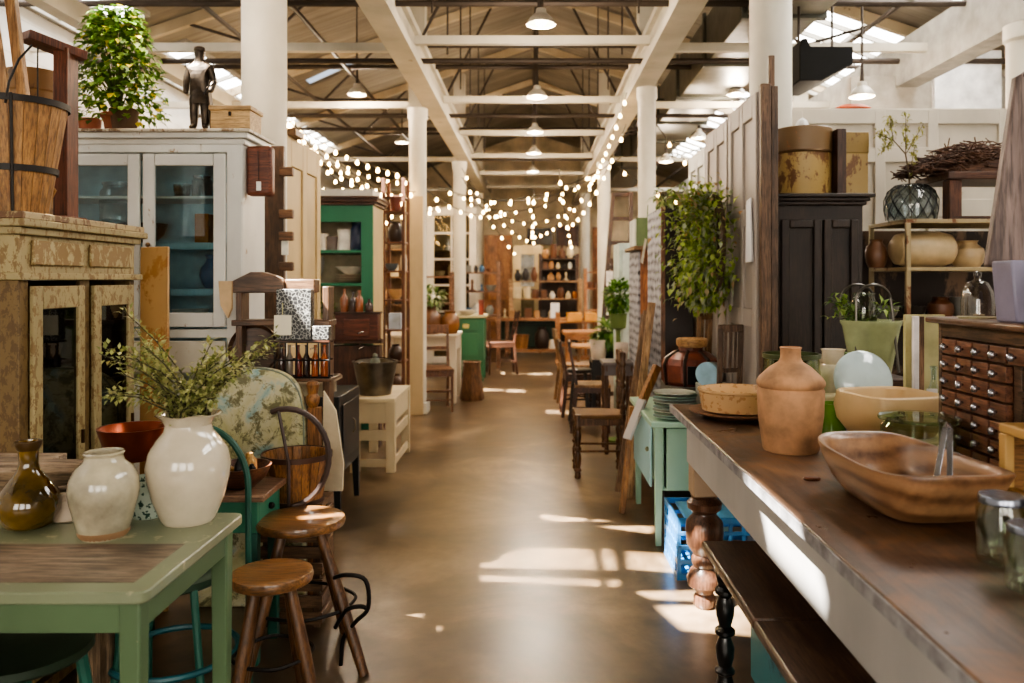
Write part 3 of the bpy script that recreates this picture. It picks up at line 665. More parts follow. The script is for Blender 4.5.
cx, cy = PX(374, 6.2), 6.25
t = thing('galvanised_bucket', 'dull galvanised metal bucket on the whitewashed crate bench', 'bucket', (cx, cy, .56))
MB().lathe([(a*.17, b_*.26) for a, b_ in PROF['bucket']], (cx, cy, .56), 32).build('pail', plain((120, 112, 98), .35, .85, .3), t)
MB().tube([(cx+.17*math.cos(a/10*math.pi), cy-.02, .8+.05*math.sin(a/10*math.pi)) for a in range(11)], .004, 6).build('bail_handle', IRON, t)
knobthing('ornament', cx, cy, .74, .04, .14, plain((120, 124, 110), .6), 'grey finial ornament poking out of the galvanised bucket', 'ornament')
# --- tall cream display cabinet (faces the aisle)
CR = paint((164, 148, 106), (122, 98, 60), .47, .55, 4.5); CRD = paint((120, 96, 56), (88, 66, 36), .5, .55, 4.5)
X0 = -1.68; t = thing('display_cabinet', 'tall cream cabinet in flaking paint with two glazed doors', 'cabinet', (X0-.24, 3.0, 0))
c = MB(); c.box(X0-.5, X0-.47, 2.62, 3.38, .05, 1.6); c.box(X0-.47, X0, 2.62, 2.65, .05, 1.45); c.box(X0-.47, X0, 3.35, 3.38, .05, 1.45); c.box(X0-.47, X0, 2.65, 3.35, .02, .06)
c.box(X0-.02, X0, 2.62, 2.67, .05, 1.45); c.box(X0-.02, X0, 2.975, 3.04, .05, 1.45); c.box(X0-.02, X0, 3.34, 3.38, .05, 1.45); c.build('carcass', CRD, t, .003)
B(X0-.48, X0, 2.62, 3.38, 1.47, 1.6).build('frieze', CR, t, .003)
for y0, y1 in ((2.68, 2.98), (3.03, 3.34)): B(X0, X0+.012, y0, y1, 1.5, 1.585).build('drawer', paint((176, 160, 116), (128, 102, 60), .62, .5, 3), t, .004)
for z0, z1, o_ in ((1.6, 1.625, .02), (1.625, 1.65, .04), (1.45, 1.475, .025)): B(X0-.5, X0+o_, 2.62-o_, 3.38+o_, z0, z1).build('moulding', CR, t, .004)
B(X0-.5, X0+.03, 2.59, 3.41, 1.65, 1.675).build('top', paint((170, 150, 110), (100, 70, 44), .5), t, .004)
for zz in (.45, .8, 1.12): B(X0-.46, X0-.04, 2.65, 3.35, zz, zz+.02).build('shelf', CRD, t)
for y0, y1 in ((2.67, 2.975), (3.04, 3.34)):
    d = MB(); d.box(X0, X0+.02, y0, y0+.05, .1, 1.43); d.box(X0, X0+.02, y1-.045, y1, .1, 1.43); d.box(X0, X0+.02, y0+.05, y1-.045, 1.35, 1.43); d.box(X0, X0+.02, y0+.05, y1-.045, .1, .2)
    dd = d.build('door', CR, t, .004); B(X0+.006, X0+.01, y0+.05, y1-.045, .2, 1.35).build('pane', glass((150, 150, 140), .1), dd)
    B(X0+.02, X0+.03, y1-.03, y1-.02, .85, .9).build('lock_plate', plain((80, 56, 30), .4, .8), dd)
for zz, nm in ((.47, 'low shelf'), (.82, 'middle shelf'), (1.14, 'top shelf')):
    for i, yy in enumerate((2.78, 2.92, 3.12, 3.26)):
        k = ('crock', 'bowl', 'bottle', 'jar')[(i+int(zz*10)) % 4]; u = ('brown', 'tan', 'amber', 'white')[(i*3+int(zz*7)) % 4]
        vessel(k, X0-.2, yy, zz, .045, .15 if k != 'bowl' else .06, plain(HUES[u], .4), f'{u} {KIND[k][1]} behind glass, {ORD[i]} along the {nm} of the cream cabinet', 'crockery inside the cream cabinet', 14)
# --- things on the cream cabinet
cx, cy = -1.845, 2.86
bb = basket(cx, cy, 1.675, .10, .165, .41, 'tall stave bucket bound with black wire, on top of the cream cabinet', 'stave_bucket', (.4, .97), plain((40, 36, 34), .5, .5), wood((128, 78, 30), (196, 138, 70), 'z', .55, 1.0), 2)
MB().tube([(cx+.06, cy-.15, 2.05), (cx+.08, cy-.16, 2.12), (cx+.10, cy-.14, 2.2), (cx+.12, cy-.1, 2.26)], .004, 6).build('bail_wire', IRON, bb)
tag(MB().bar((-1.86, 2.80, 1.72), (-1.99, 2.80, 2.6), .17, .02, (0, 1, 0)).build('paddle_board', wood((150, 98, 48), (206, 152, 90), 'z', .5), None, .004), 'flat honey-brown board standing in the stave bucket', 'board')
tag(MB().bar((-1.77, 2.86, 1.72), (-1.88, 2.86, 2.6), .035, .03, (0, 1, 0)).build('wooden_stick', wood((150, 98, 48), (206, 152, 90), 'z', .5), None, .004), 'narrow wooden stick standing in the stave bucket beside the board', 'stick')
t = thing('wooden_bracket_stand', 'reddish brown wooden T-shaped stand beside the stave bucket', 'stand', (-1.70, 3.16, 1.675))
WB = wood((84, 38, 20), (134, 70, 40), 'z', .5)
xp = PX(66, 3.16); B(xp-.028, xp+.028, 3.12, 3.2, 1.675, 2.36).build('post', WB, t, .003); MB().bar((xp-.09, 3.04, 2.38), (xp+.03, 3.22, 2.345), .09, .035).build('cross_arm', WB, t, .003)
B(xp-.2, xp+.04, 3.08, 3.24, 1.675, 1.70).build('foot', WB, t, .003); MB().tube([(xp-.05, 3.06, 2.34), (xp-.05, 3.06, 1.85)], .003, 5).build('cord', CABLE, t)
MB().tube([(xp-.03, 3.05, 1.80), (xp, 3.05, 1.74), (xp+.02, 3.05, 1.79), (xp-.01, 3.05, 1.83)], .008, 6).build('rope_knot', plain((150, 110, 60), .8), t)
vessel('tin', PX(42, 3.32)-.02, 3.3, 1.675, .10, .63, paint((150, 110, 60), (90, 66, 44), .4), 'tall rusty tan canister behind the stave bucket', name='canister', cat='canister', n=28)
# --- white glazed cupboard
WP = paint((224, 222, 214), (150, 122, 88), .24, .4, 1.4); TE = plain((140, 172, 180), .6)
X1, Y0 = -1.41, 3.9; XL = -2.41
t = thing('glazed_cupboard', 'tall white cupboard with two glass doors and teal shelves inside', 'cupboard', ((XL+X1)/2, Y0+.15, 0))
c = MB(); c.box(XL, XL+.03, Y0, Y0+.32, .0, 2.102); c.box(X1-.03, X1, Y0, Y0+.32, 0, 2.102); c.box(XL, X1, Y0, Y0+.32, 0, .963); c.box(XL, X1, Y0, Y0+.32, 2.078, 2.11)
c.box(X1-.075, X1, Y0-.012, Y0, 0, 2.102); c.box(XL, X1, Y0-.012, Y0, 2.07, 2.11); c.box(XL, X1, Y0-.012, Y0, 1.168, 1.212); c.build('carcass', WP, t, .004)
B(XL, X1, Y0+.3, Y0+.32, 0.963, 2.078).build('back_panel', plain((170, 200, 208), .7), t)
for z0, z1, o_ in ((2.11, 2.137, .015), (2.137, 2.165, .035)): B(XL-o_, X1+o_, Y0-o_, Y0+.32, z0, z1).build('cornice', WP, t, .005)
B(XL-.045, X1+.05, Y0-.05, Y0+.33, 2.165, 2.18).build('top', paint((200, 190, 170), (120, 96, 70), .4), t, .003)
for xa, xb in ((XL+.04, -1.90), (-1.885, X1-.075)):
    d = MB(); z0, z1 = 1.222, 2.062; w = .058
    d.box(xa, xa+w, Y0-.03, Y0-.008, z0, z1); d.box(xb-w, xb, Y0-.03, Y0-.008, z0, z1); d.box(xa+w, xb-w, Y0-.03, Y0-.008, z1-w, z1); d.box(xa+w, xb-w, Y0-.03, Y0-.008, z0, z0+.07)
    dd = d.build('door', WP, t, .004); B(xa+w, xb-w, Y0-.02, Y0-.017, z0+.07, z1-w).build('pane', glass((228, 238, 240), .16), dd)
    MB().lathe([(0, 0), (.01, 0), (.012, .01), (.005, .02), (0, .02)], (0, 0, 0), 10, M=Matrix.Rotation(math.pi/2, 4, 'X')).xf(Matrix.Translation(((xb-.03 if xa < -2.0 else xa+.03), Y0-.03, 1.62))).build('knob', plain((110, 80, 50), .4, .7), dd)
    # lower drawers
    B(xa, xb, Y0-.025, Y0-.01, 1.0, 1.155).build('drawer', paint((222, 214, 196), (180, 150, 110), .2), t, .005)
    MB().lathe([(0, 0), (.02, 0), (.022, .015), (.01, .03), (0, .03)], (0, 0, 0), 12, M=Matrix.Rotation(math.pi/2, 4, 'X')).xf(Matrix.Translation((xa+.1, Y0-.025, 1.075))).build('drawer_knob', IRON, t)
for zz in (1.407, 1.634, 1.862): B(XL+.03, X1-.03, Y0+.02, Y0+.3, zz-(.035 if zz < 1.7 else .012), zz).build('shelf', TE if zz < 1.8 else WP, t)
items = (('bowl', -1.97 ,1.634, .12, .1, 'dark', 'wide dark bowl behind the left glass door of the white cupboard'), ('jar', -2.09, 1.74, .09, .2, 'glass', 'large glass jar inside the left of the white cupboard'),
 ('cup', -1.77, 1.863, .045, .07, 'glass', 'glass tumbler, left one on the top shelf of the white cupboard'), ('cup', -1.57, 1.863, .045, .075, 'white', 'white cup, right one on the top shelf of the white cupboard'), ('jar', -1.67, 1.864, .05, .11, 'glass', 'clear jar between two cups in the white cupboard'),
 ('box', -1.66 ,1.634, .035, .15, 'amber', 'orange-brown tin on the middle shelf of the white cupboard'), ('vase', -1.62, 1.408, .06, .17, 'blue', 'blue-grey vase on the middle shelf of the white cupboard'), ('bowl', -1.73, 1.223, .09, .08, 'white', 'white bowl at the bottom of the white cupboard'), ('jar', -1.56, 1.223, .05, .12, 'grey', 'grey jar at the bottom of the white cupboard'))
for k, xx, zz, r, h, u, l in items: vessel(k, xx, Y0+.15, zz, r, h, glass((200, 214, 214), .3) if u == 'glass' else plain(HUES[u], .3), l, n=20)
# --- on top of the cupboard: potted plant, statue, wooden box
zt = 2.18; px_, py_ = PX(113, 3.98), 4.02
t = thing('potted_plant', 'bushy leafy green plant in a clay pot on the white cupboard', 'plant', (px_, py_, zt))
MB().lathe([(0, 0), (.06, 0), (.075, .08), (.084, .082), (.086, .1), (.076, .1), (.07, .085), (0, .08)], (px_+.01, py_, zt), 28).build('pot', plain((150, 84, 54), .75), t)
st, lf, ly = MB(), MB(), MB(); rnd = random.Random(3)
for i in range(34):
    a = rnd.uniform(0, 2*math.pi); hh = rnd.uniform(.2, .58); rr = (.20 if hh < .38 else .09)*rnd.uniform(.3, 1)
    p3 = V(px_+rr*math.cos(a)-.01, py_+rr*.55*math.sin(a), zt+hh); p0 = V(px_, py_, zt+.08); p1 = p0.lerp(p3, .5)+V(0, 0, .04)
    st.tube([p0, p1, p3], [.004, .003, .002], 5)
for i in range(1500):
    u = rnd.random()**.8; hh = .06+.57*u; wd = .225*(1-(u*.82)**2.2)+.02
    a = rnd.uniform(0, 2*math.pi); rr = wd*math.sqrt(rnd.uniform(.15, 1)); p = V(px_-.01+rr*math.cos(a), py_+.65*rr*math.sin(a), zt+hh)
    d = V(math.cos(a), math.sin(a)-.4, rnd.uniform(-.9, .2))+rdir(rnd)*.5
    leafq(ly if rnd.random() < .07 else lf, p, d, rnd.uniform(.035, .058), rnd.uniform(.026, .04), V(0, 0, 1))
st.build('stem', plain((80, 90, 40), .7), t); lf.build('foliage', leafmat((52, 84, 24), (98, 136, 42), (140, 168, 70)), t); ly.build('yellow_leaves', leafmat((210, 190, 40), (230, 210, 70), (190, 180, 50)), t)
vessel('cup', PX(92, 4.1), 4.08, zt, .055, .09, plain((170, 98, 70), .7), 'small terracotta pot left of the leafy plant on the cupboard', name='terracotta_pot', cat='pot')
vessel('cup', PX(134, 4.1), 4.0, zt, .07, .12, plain((96, 70, 48), .7), 'dark brown pot right of the leafy plant on the cupboard', name='terracotta_pot', cat='pot')
# bronze figure: one skinned body
sx_, sy_ = PX(200, 4.0), 4.0
t = thing('bronze_statue', 'dark bronze statuette of a standing figure in a coat, on the white cupboard', 'statue', (sx_, sy_, zt))
BRZ = plain((70, 60, 50), .35, .75, .4, 30)
MB().lathe([(0, 0), (.062, 0), (.062, .012), (.05, .02), (0, .022)], (sx_, sy_, zt), 24, sy=.8).build('plinth', BRZ, t)
vv = [(0, .185), (0, .24), (0, .278), (0, .298), (0, .328), (.042, .27), (.056, .215), (.05, .165), (-.042, .27), (-.056, .215), (-.052, .16), (.02, .17), (.024, .1), (.022, .03), (-.02, .17), (-.024, .1), (-.026, .03), (.03, .022), (-.034, .022), (0, .352)]
ry = [0, 0, 0, 0, -.004, 0, .004, -.02, 0, .0, -.015, 0, -.006, 0, 0, 0, .004, -.024, -.02, -.003]
rads = [.034, .036, .03, .014, .025, .018, .015, .011, .018, .015, .011, .024, .02, .015, .024, .02, .015, .012, .012, .019]
ed = [(0, 1), (1, 2), (2, 3), (3, 4), (2, 5), (5, 6), (6, 7), (2, 8), (8, 9), (9, 10), (0, 11), (11, 12), (12, 13), (13, 17), (0, 14), (14, 15), (15, 16), (16, 18), (4, 19)]
me = bpy.data.meshes.new('figure'); me.from_pydata([(a*1.22, y_*1.22, b_*1.22) for (a, b_), y_ in zip(vv, ry)], ed, []); me.materials.append(BRZ)
fo = bpy.data.objects.new('figure', me); COL.objects.link(fo); fo.parent = t
sk = fo.modifiers.new('s', 'SKIN'); sl_ = me.skin_vertices[0].data if me.skin_vertices else None
if sl_ is None:
    import bmesh
    bm = bmesh.new(); bm.from_mesh(me); ly_ = bm.verts.layers.skin.verify()
    for i, v_ in enumerate(bm.verts): v_[ly_].radius = (rads[i]*1.22, rads[i]*1.22); v_[ly_].use_root = (i == 0)
    bm.to_mesh(me); bm.free()
else:
    for i, d_ in enumerate(sl_): d_.radius = (rads[i]*1.22, rads[i]*1.22); d_.use_root = (i == 0)
sb = fo.modifiers.new('sub', 'SUBSURF'); sb.levels = 2; sb.render_levels = 2
MB().lathe([(q_*1.2, z_*1.22) for q_, z_ in [(.046, .12), (.046, .14), (.038, .17), (.034, .2), (.042, .25), (.03, .285), (.018, .295)]], (sx_, sy_, zt), 20, sy=.72, mod=lambda a, z: 1+.07*math.sin(5*a)*(1 if z < .18 else .4)).build('coat', BRZ, t)
MB().lathe([(q_*1.2, z_*1.22) for q_, z_ in [(.022, .336), (.0245, .342), (.022, .352), (.013, .358), (0, .36)]], (sx_, sy_-.002, zt), 16).build('hair', BRZ, t)
tag(MB().prism([(sx_+.06, sy_-.03, zt), (sx_+.075, sy_-.03, zt), (sx_+.05, sy_-.03, zt+.23), (sx_+.04, sy_-.03, zt+.23)], (0, .05, 0)).build('bronze_sheath', BRZ, t, .004), '', '')
o_ = bpy.data.objects['bronze_sheath']; del o_['label']; del o_['category']
bx = PX(236, 4.0)
t = thing('wooden_box', 'small pale wooden box with a raised wire handle, beside the statuette', 'box', (bx, 4.02, zt))
PW = wood((176, 132, 76), (214, 174, 112), 'x', .6); B(bx-.1, bx+.095, 3.93, 4.1, zt, zt+.105).build('box_body', PW, t, .003); B(bx-.107, bx+.102, 3.922, 4.108, zt+.105, zt+.128).build('lid', PW, t, .003)
B(bx-.006, bx+.006, 3.912, 3.922, zt+.075, zt+.095).build('clasp', IRON, t)
MB().tube([(bx-.04, 3.7, zt+.128), (bx-.02, 3.7, zt+.16), (bx+.01, 3.7, zt+.18), (bx+.015, 3.7, zt+.21), (bx+.01, 3.7, zt+.235)], .004, 6).build('wire_handle', IRON, t)
# --- golden board leaning on the cupboard
tag(MB().bar((PX(154, 3.50), 3.50, 0), (PX(155, 3.60), 3.60, PZ(247, 3.60)), .125, .018, (0, 1, 0)).build('leaning_board', paint((196, 154, 98), (160, 112, 60), .5, .35, .8), None, .003), 'golden brown veneer board leaning upright against the white cupboard', 'board')
# --- boards, pulley and cream panelled door behind the column
t = thing('pulley_block', 'reddish wooden pulley block with a white tag, hanging beside the white cupboard', 'pulley', (-1.34, 3.95, 1.9))
xx = -1.34; B(xx-.068, xx+.06, 3.93, 4.0, PZ(196, 3.95), PZ(146, 3.95)).build('block', wood((96, 42, 22), (140, 72, 42), 'x', .5), t, .018)
MB().tube([(xx-.005, 3.925, PZ(150, 3.9)), (xx, 3.922, PZ(180, 3.9))], .0015, 5).build('string', CABLE, t); B(xx-.012, xx+.012, 3.92, 3.924, PZ(190, 3.9), PZ(181, 3.9)).build('paper_tag', plain((235, 232, 225), .8), t)
t = thing('hook_rail', 'tall dark timber rail with wooden pegs between the cupboard and the cream door', 'rail', (PX(285, 4.87), 4.87, 0))
xx = PX(281, 4.87); B(xx-.155, xx+.02, 4.86, 4.90, 0, PZ(146, 4.87)).build('rail', wood((70, 44, 26), (110, 72, 44), 'z'), t, .004)
for pz in (168, 210, 232, 262, 285): B(xx+.0, xx+.085, 4.82, 4.86, PZ(pz+9, 4.87), PZ(pz, 4.87)).build('peg', wood((90, 54, 30), (130, 84, 50), 'x'), t, .006)
B(xx+.012, xx+.05, 4.84, 4.858, PZ(255, 4.87), PZ(236, 4.87)).build('enamel_plate', plain((220, 214, 200), .3), t)
DRC = paint((198, 172, 124), (140, 108, 66), .14, .6)
def panel_door(name, label, x, y0, y1, z1, mat, sgn=1, z0=.0, th=.045, panels=((.08, .38), (.42, .92)), cols=2, matp=None):
    t = thing(name, label, 'door', (x, (y0+y1)/2, z0)); n = cols; w = (y1-y0); st_ = .12*w if cols > 1 else .16*w
    B(x-th*.2, x+th*.2, y0, y1, z0, z1).build('panel', matp or mat, t)
    d = MB(); hh = z1-z0
    for k in range(n+1):
        yc = y0+st_/2+(w-st_)*k/n; d.box(x-th/2, x+th/2, yc-st_/2, yc+st_/2, z0, z1)
    zz = [0]+[v_ for p in panels for v_ in p]+[1]
    for i in range(0, len(zz), 2):
        for k in range(n): 
            ya = y0+st_+(w-st_)*k/n; yb = y0+(w-st_)*(k+1)/n; d.box(x-th/2, x+th/2, ya, yb, z0+hh*zz[i], z0+hh*zz[i+1])
    d.build('frame', mat, t, .006); return t
panel_door('panelled_door', 'old cream panelled door standing on edge along the left of the aisle', -1.62, 5.22, 6.05, 2.40, DRC)
tag(MB().box(-1.67, -1.55, 5.25, 5.45, 2.40, 2.45).build('wood_block', wood((100, 66, 40), (150, 110, 70), 'y'), None, .006), 'brown wood block lying on top of the cream panelled door', 'block')
# ============================================================ left, middle distance
DW = wood((52, 28, 18), (98, 56, 34), 'x', .4); DWZ = wood((52, 28, 18), (98, 56, 34), 'z', .4)
# brown shelf unit above the trunk
DWo, DWZo = DW, DWZ; DW = wood((80, 50, 30), (128, 88, 56), 'x', .4); DWZ = wood((80, 50, 30), (128, 88, 56), 'z', .4)
t = thing('wash_stand', 'brown wooden stand with a curved crest rail and open shelves behind the arched panel', 'stand', (-1.2, 3.78, 0))
yA, yB = 3.72, 3.85
def px4(p): return PX(p, 3.72)
B(px4(231), px4(330), yA, yB, PZ(326, 3.72), PZ(320, 3.72)).build('shelf', DW, t, .004)
B(px4(225), px4(335), 3.645, yB, .985, 1.0).build('bottom_shelf', DW, t, .004)
for p in (238, 325): B(px4(p)-.015, px4(p)+.015, yA+.01, yB-.02, 0, 1.42).build('post', DWZ, t, .004)
cp = [(px4(232), yA, PZ(293, 3.72)), (px4(284), yA, PZ(293, 3.72)), (px4(284), yA, PZ(281, 3.72)), (px4(275), yA, PZ(276, 3.72)), (px4(262), yA, PZ(272, 3.72)), (px4(250), yA, PZ(272, 3.72)), (px4(240), yA, PZ(277, 3.72)), (px4(232), yA, PZ(281, 3.72))]
MB().prism(cp, (0, .08, 0)).build('crest_rail', DW, t, .004); B(px4(284), px4(314), yA+.01, yA+.1, PZ(293, 3.72), PZ(279, 3.72)).build('crest_rail', DW, t, .006)
MB().prism([(px4(220), yA-.02, PZ(281, 3.72)), (px4(233), yA-.02, PZ(281, 3.72)), (px4(233), yA-.02, PZ(308, 3.72)), (px4(229), yA-.02, PZ(318, 3.72)), (px4(222), yA-.02, PZ(305, 3.72))], (0, .02, 0)).build('wooden_tag', plain((200, 170, 130), .7), None)
tag(bpy.data.objects['wooden_tag'], 'pale irregular board hanging off the left end of the brown crest rail', 'board')
tag(MB().lathe([(0, 0), (.11, 0), (.122, .016), (.12, .04), (.105, .024), (0, .016)], (0, 0, 0), 36, M=Matrix.Rotation(math.radians(80), 4, 'X')).xf(Matrix.Translation((px4(250), 3.80, PZ(352, 3.72)+.0))).build('wooden_bowl', wood((60, 38, 26), (104, 70, 48), 'x', .4)), 'large brown wooden bowl tipped on edge under the brown shelf', 'bowl')
# mosaic lattice boxes
DW, DWZ = DWo, DWZo
def lattice_mat():
    m, nt, b_, o_ = new('lattice'); v_ = coords(nt); vo = nt.nodes.new('ShaderNodeTexVoronoi'); vo.feature = 'DISTANCE_TO_EDGE'; vo.inputs['Scale'].default_value = 62; nt.links.new(v_, vo.inputs['Vector'])
    nt.links.new(ramp(nt, vo.outputs['Distance'], [(.03, lin((170, 168, 160))), (.055, lin((24, 24, 26)))]), b_.inputs['Base Color']); b_.inputs['Roughness'].default_value = .35; return m
LM = lattice_mat()
q = lambda p: PX(p, 3.66)
w = lambda p: PZ(p, 3.66)
t = thing('mosaic_lantern', 'tall black and white mosaic patterned box with a blank paper tag', 'lantern', (q(294), 3.7, w(340)))
B(q(276), q(311), 3.66, 3.72, w(340), w(289)).build('body', LM, t, .003); B(q(274.5), q(292), 3.65, 3.653, w(335), w(315)).build('paper_tag', plain((232, 224, 200), .8, var=.04), t); MB().tube([(q(283), 3.651, w(315)), (q(283), 3.655, w(303))], .002, 5).build('tag_string', plain((190, 180, 120), .8), t)
tag(B(q(312), q(329), 3.66, 3.71, w(340), w(326)).build('mosaic_block', LM, None, .003), 'low mosaic patterned block right of the tall mosaic box', 'block')
t = thing('bottle_crate', 'thin wire-framed crate of brown bottles below the mosaic boxes', 'crate', (q(302), 3.7, w(377)))
f = MB()
for zz in (w(377), w(360), w(342)):
    for yy in (3.65, 3.715): f.tube([(q(275), yy, zz), (q(330), yy, zz)], .004, 5)
    for xx in (q(275), q(330)): f.tube([(xx, 4.245, zz), (xx, 4.37, zz)], .004, 5)
for p in range(275, 331, 11): f.tube([(q(p), 3.65, w(377)), (q(p), 3.65, w(342))], .004, 5)
f.build('wire_frame', IRON, t); B(q(275), q(330), 3.65, 3.715, w(379), w(377.3)).build('base', plain((60, 44, 30), .6), t)
B(q(275), q(330), 3.645, 3.718, w(342), w(340.4)).build('top_board', DW, t)
for i, (p, u) in enumerate(((280, 'dark'), (288, 'grey'), (297, 'red'), (305, 'dark'), (314, 'amber'), (323, 'amber'))):
    vessel('bottle', q(p), 3.683, w(377), .0165, .145, plain({'dark': (50, 26, 20), 'grey': (120, 110, 100), 'red': (110, 40, 26), 'amber': (150, 72, 26)}[u], .2, coat=.5), f"{'dark brown' if u=='dark' else u} bottle in the wire crate, {ORD[i]} from the left", 'bottles in the wire crate', 16)
# dark desk with drawers box, bottles, plant
t = thing('writing_desk', 'dark brown writing desk behind the black metal cabinet', 'desk', (-1.7, 7.100, 0))
u5, w5 = (lambda p: PX(p, 6.900)), (lambda p: PZ(p, 6.900))
B(-2.0, u5(381), 6.910, 7.050, w5(344), w5(340)).build('top', DW, t, .004); B(-2.0, u5(378), 6.930, 7.045, .35, w5(346)).build('back', DWZ, t)
B(-1.95, u5(376), 6.950, 7.030, .7, .73).build('shelf', DW, t); B(-2.0, u5(378), 6.920, 7.050, .3, .36).build('rail', DW, t, .003)
for x in (-1.98, u5(330), u5(377)): B(x-.02, x+.02, 6.915, 7.050, 0, w5(346)).build('leg', DWZ, t, .004)
t = thing('small_cabinet', 'small reddish brown cabinet with a panelled door on the dark desk', 'cabinet', (u5(355), 6.950, w5(340)))
B(u5(335), u5(378), 6.890, 7.040, w5(340), w5(314)).build('body', wood((70, 30, 20), (110, 54, 36), 'x', .35), t, .004); B(u5(344), u5(370), 6.880, 6.890, w5(336), w5(319)).build('door', wood((84, 38, 24), (126, 64, 42), 'x', .35), t, .004)
B(u5(333), u5(380), 6.880, 7.045, w5(314), w5(312)).build('top', DW, t, .002)
for i, (p, u, h) in enumerate(((343, 'amber', .16), (352, 'dark', .14), (358, 'amber', .15), (368, 'dark', .09))):
    vessel('bottle', u5(p), 6.950, w5(312), .036, h*1.25, plain({'amber': (140, 80, 44), 'dark': (60, 40, 34)}[u], .2, coat=.5), f"{'brown glass' if u=='amber' else 'dark'} bottle on the small cabinet, {ORD[i]} from the left", 'bottles on the small cabinet', 16)
def bush(x, y, z, rx, rz, n, L, mats, label, pot=None, name='potted_plant', stem=True, seed=1, droop=0):
    t = thing(name, label, 'plant', (x, y, z)); rnd = random.Random(seed); lf = MB(); st = MB()
    pz = 0
    if pot:
        r, h, m = pot; MB().lathe([(0, 0), (r*.75, 0), (r, h), (r*.93, h), (0, h*.85)], (x, y, z), 22).build('pot', m, t); pz = h
    for i in range(max(6, n//40)):
        a = rnd.uniform(0, 6.28); st.tube([(x, y, z), (x+rx*.6*math.cos(a), y+rx*.6*math.sin(a), z+pz+rz*rnd.uniform(.8, 1.6))], .003, 5)
    for i in range(n):
        d = rdir(rnd); k = rnd.uniform(.35, 1)**.6; p = V(x+d.x*rx*k, y+d.y*rx*k, z+pz+rz*1.0+d.z*rz*k)
        leafq(lf, p, (d+rdir(rnd)*.7-V(0, 0, droop)), L*rnd.uniform(.7, 1.2), L*.5, V(0, 0, 1))
    st.build('stem', plain((76, 84, 40), .7), t); lf.build('foliage', mats, t); return t
LG = leafmat((40, 74, 24), (86, 124, 44), (140, 160, 80)); LG2 = leafmat((60, 84, 50), (110, 130, 90), (170, 180, 150))
bush(u5(322), 6.970, w5(340), .095, .14, 150, .06, leafmat((60, 74, 24), (110, 128, 44), (150, 150, 70)), 'small leafy plant left of the small reddish cabinet on the desk', (.05, .08, plain((90, 66, 40), .7)), seed=8)
# green open cupboard
GP = paint((46, 118, 84), (130, 110, 70), .12, .4)
y0 = 7.2; xr = PX(373, y0); xl = -2.35; u6, w6 = (lambda p: PX(p, y0)), (lambda p: PZ(p, y0))
t = thing('open_cupboard', 'bright green open-fronted cupboard with a brown cornice, full of crockery', 'cupboard', ((xl+xr)/2, y0+.2, 0))
f = MB(); f.box(u6(361), xr, y0, y0+.03, 0, w6(207)); f.box(xl, xl+.06, y0, y0+.03, 0, w6(207)); f.box(xl, xr, y0, y0+.03, w6(222), w6(205)); f.build('face_frame', GP, t, .003)
B(xr-.02, xr, y0+.03, y0+.5, 0, w6(205)).build('side_panel', paint((196, 172, 124), (150, 110, 70), .15), t); B(xl, xl+.02, y0+.03, y0+.5, 0, w6(205)).build('side_panel', GP, t)
B(xl, xr, y0+.48, y0+.5, 0, w6(205)).build('back_panel', plain((196, 180, 150), .7), t)
for z in (w6(251), w6(284), .7, .3): B(xl+.02, xr-.03, y0+.0, y0+.48, z-.018, z+.01).build('shelf', GP, t, .002)
for a, b_, o_ in ((205, 202, .02), (202, 199, .045), (199, 196.5, .06)): B(xl-o_, xr+o_, y0-o_, y0+.5, w6(a), w6(b_)).build('cornice', wood((70, 40, 26), (110, 66, 42), 'x', .45), t, .003)
B(-2.05, xr-.0, y0, y0+.36, w6(196.5), w6(189)).build('wrapped_panel', paint((222, 216, 204), (160, 150, 140), .15), None, .004); tag(bpy.data.objects['wrapped_panel'], 'flat white painted panel lying on top of the green cupboard', 'panel')
zz = w6(251)+.01
GI = [('tin', 318, .045, .12, (226, 214, 196), 'white canister, leftmost on the upper shelf of the green cupboard'), ('tin', 329, .045, .1, (110, 92, 84), 'grey-brown canister, second on the upper shelf of the green cupboard'),
      ('tin', 341, .052, .15, (232, 224, 210), 'white labelled canister in the middle of the upper shelf of the green cupboard'), ('jar', 355, .055, .2, (44, 54, 84), 'dark blue jar, rightmost in front on the upper shelf of the green cupboard')]
for k, p, r, h, c_, l in GI: vessel(k, u6(p), y0+.14, zz, r*1.27, h*1.27, plain(c_, .3), l, n=22)
zz = w6(284)+.01
for i in range(6): tag(MB().lathe([(0, 0), (.07, 0), (.135, .014), (.138, .018), (.07, .007), (0, .005)], (u6(346), y0+.2, zz+i*.0125), 30).build('plate', plain((222, 206, 180) if i % 2 else (196, 160, 140), .3)), f"{('cream', 'pinkish')[(i+1) % 2]} plate in the green cupboard stack, {ORD[5-i]} from the top", 'plate', 'plates stacked in the green cupboard')
tag(MB().lathe([(0, 0), (.06, 0), (.15, .07), (.142, .07), (.05, .01), (0, .01)], (u6(346), y0+.2, zz+.08), 30).build('bowl', plain((228, 222, 210), .25)), 'wide white bowl on top of the plate stack in the green cupboard', 'bowl')
tag(MB().lathe([(0, 0), (.09, .0), (.13, .02), (.125, .022), (.085, .008), (0, .008)], (0, 0, 0), 30, M=Matrix.Rotation(math.radians(-72), 4, 'Y')).xf(Matrix.Translation((u6(316), y0+.15, zz+.11))).build('platter', plain((222, 222, 226), .25)), 'white platter leaning at the left of the lower shelf of the green cupboard', 'platter')
row(u6(316), xr-.08, y0+.15, .71, .25, 'third shelf down of the green cupboard', ['crock', 'jar', 'box'], ['white', 'brown', 'green'], random.Random(31))
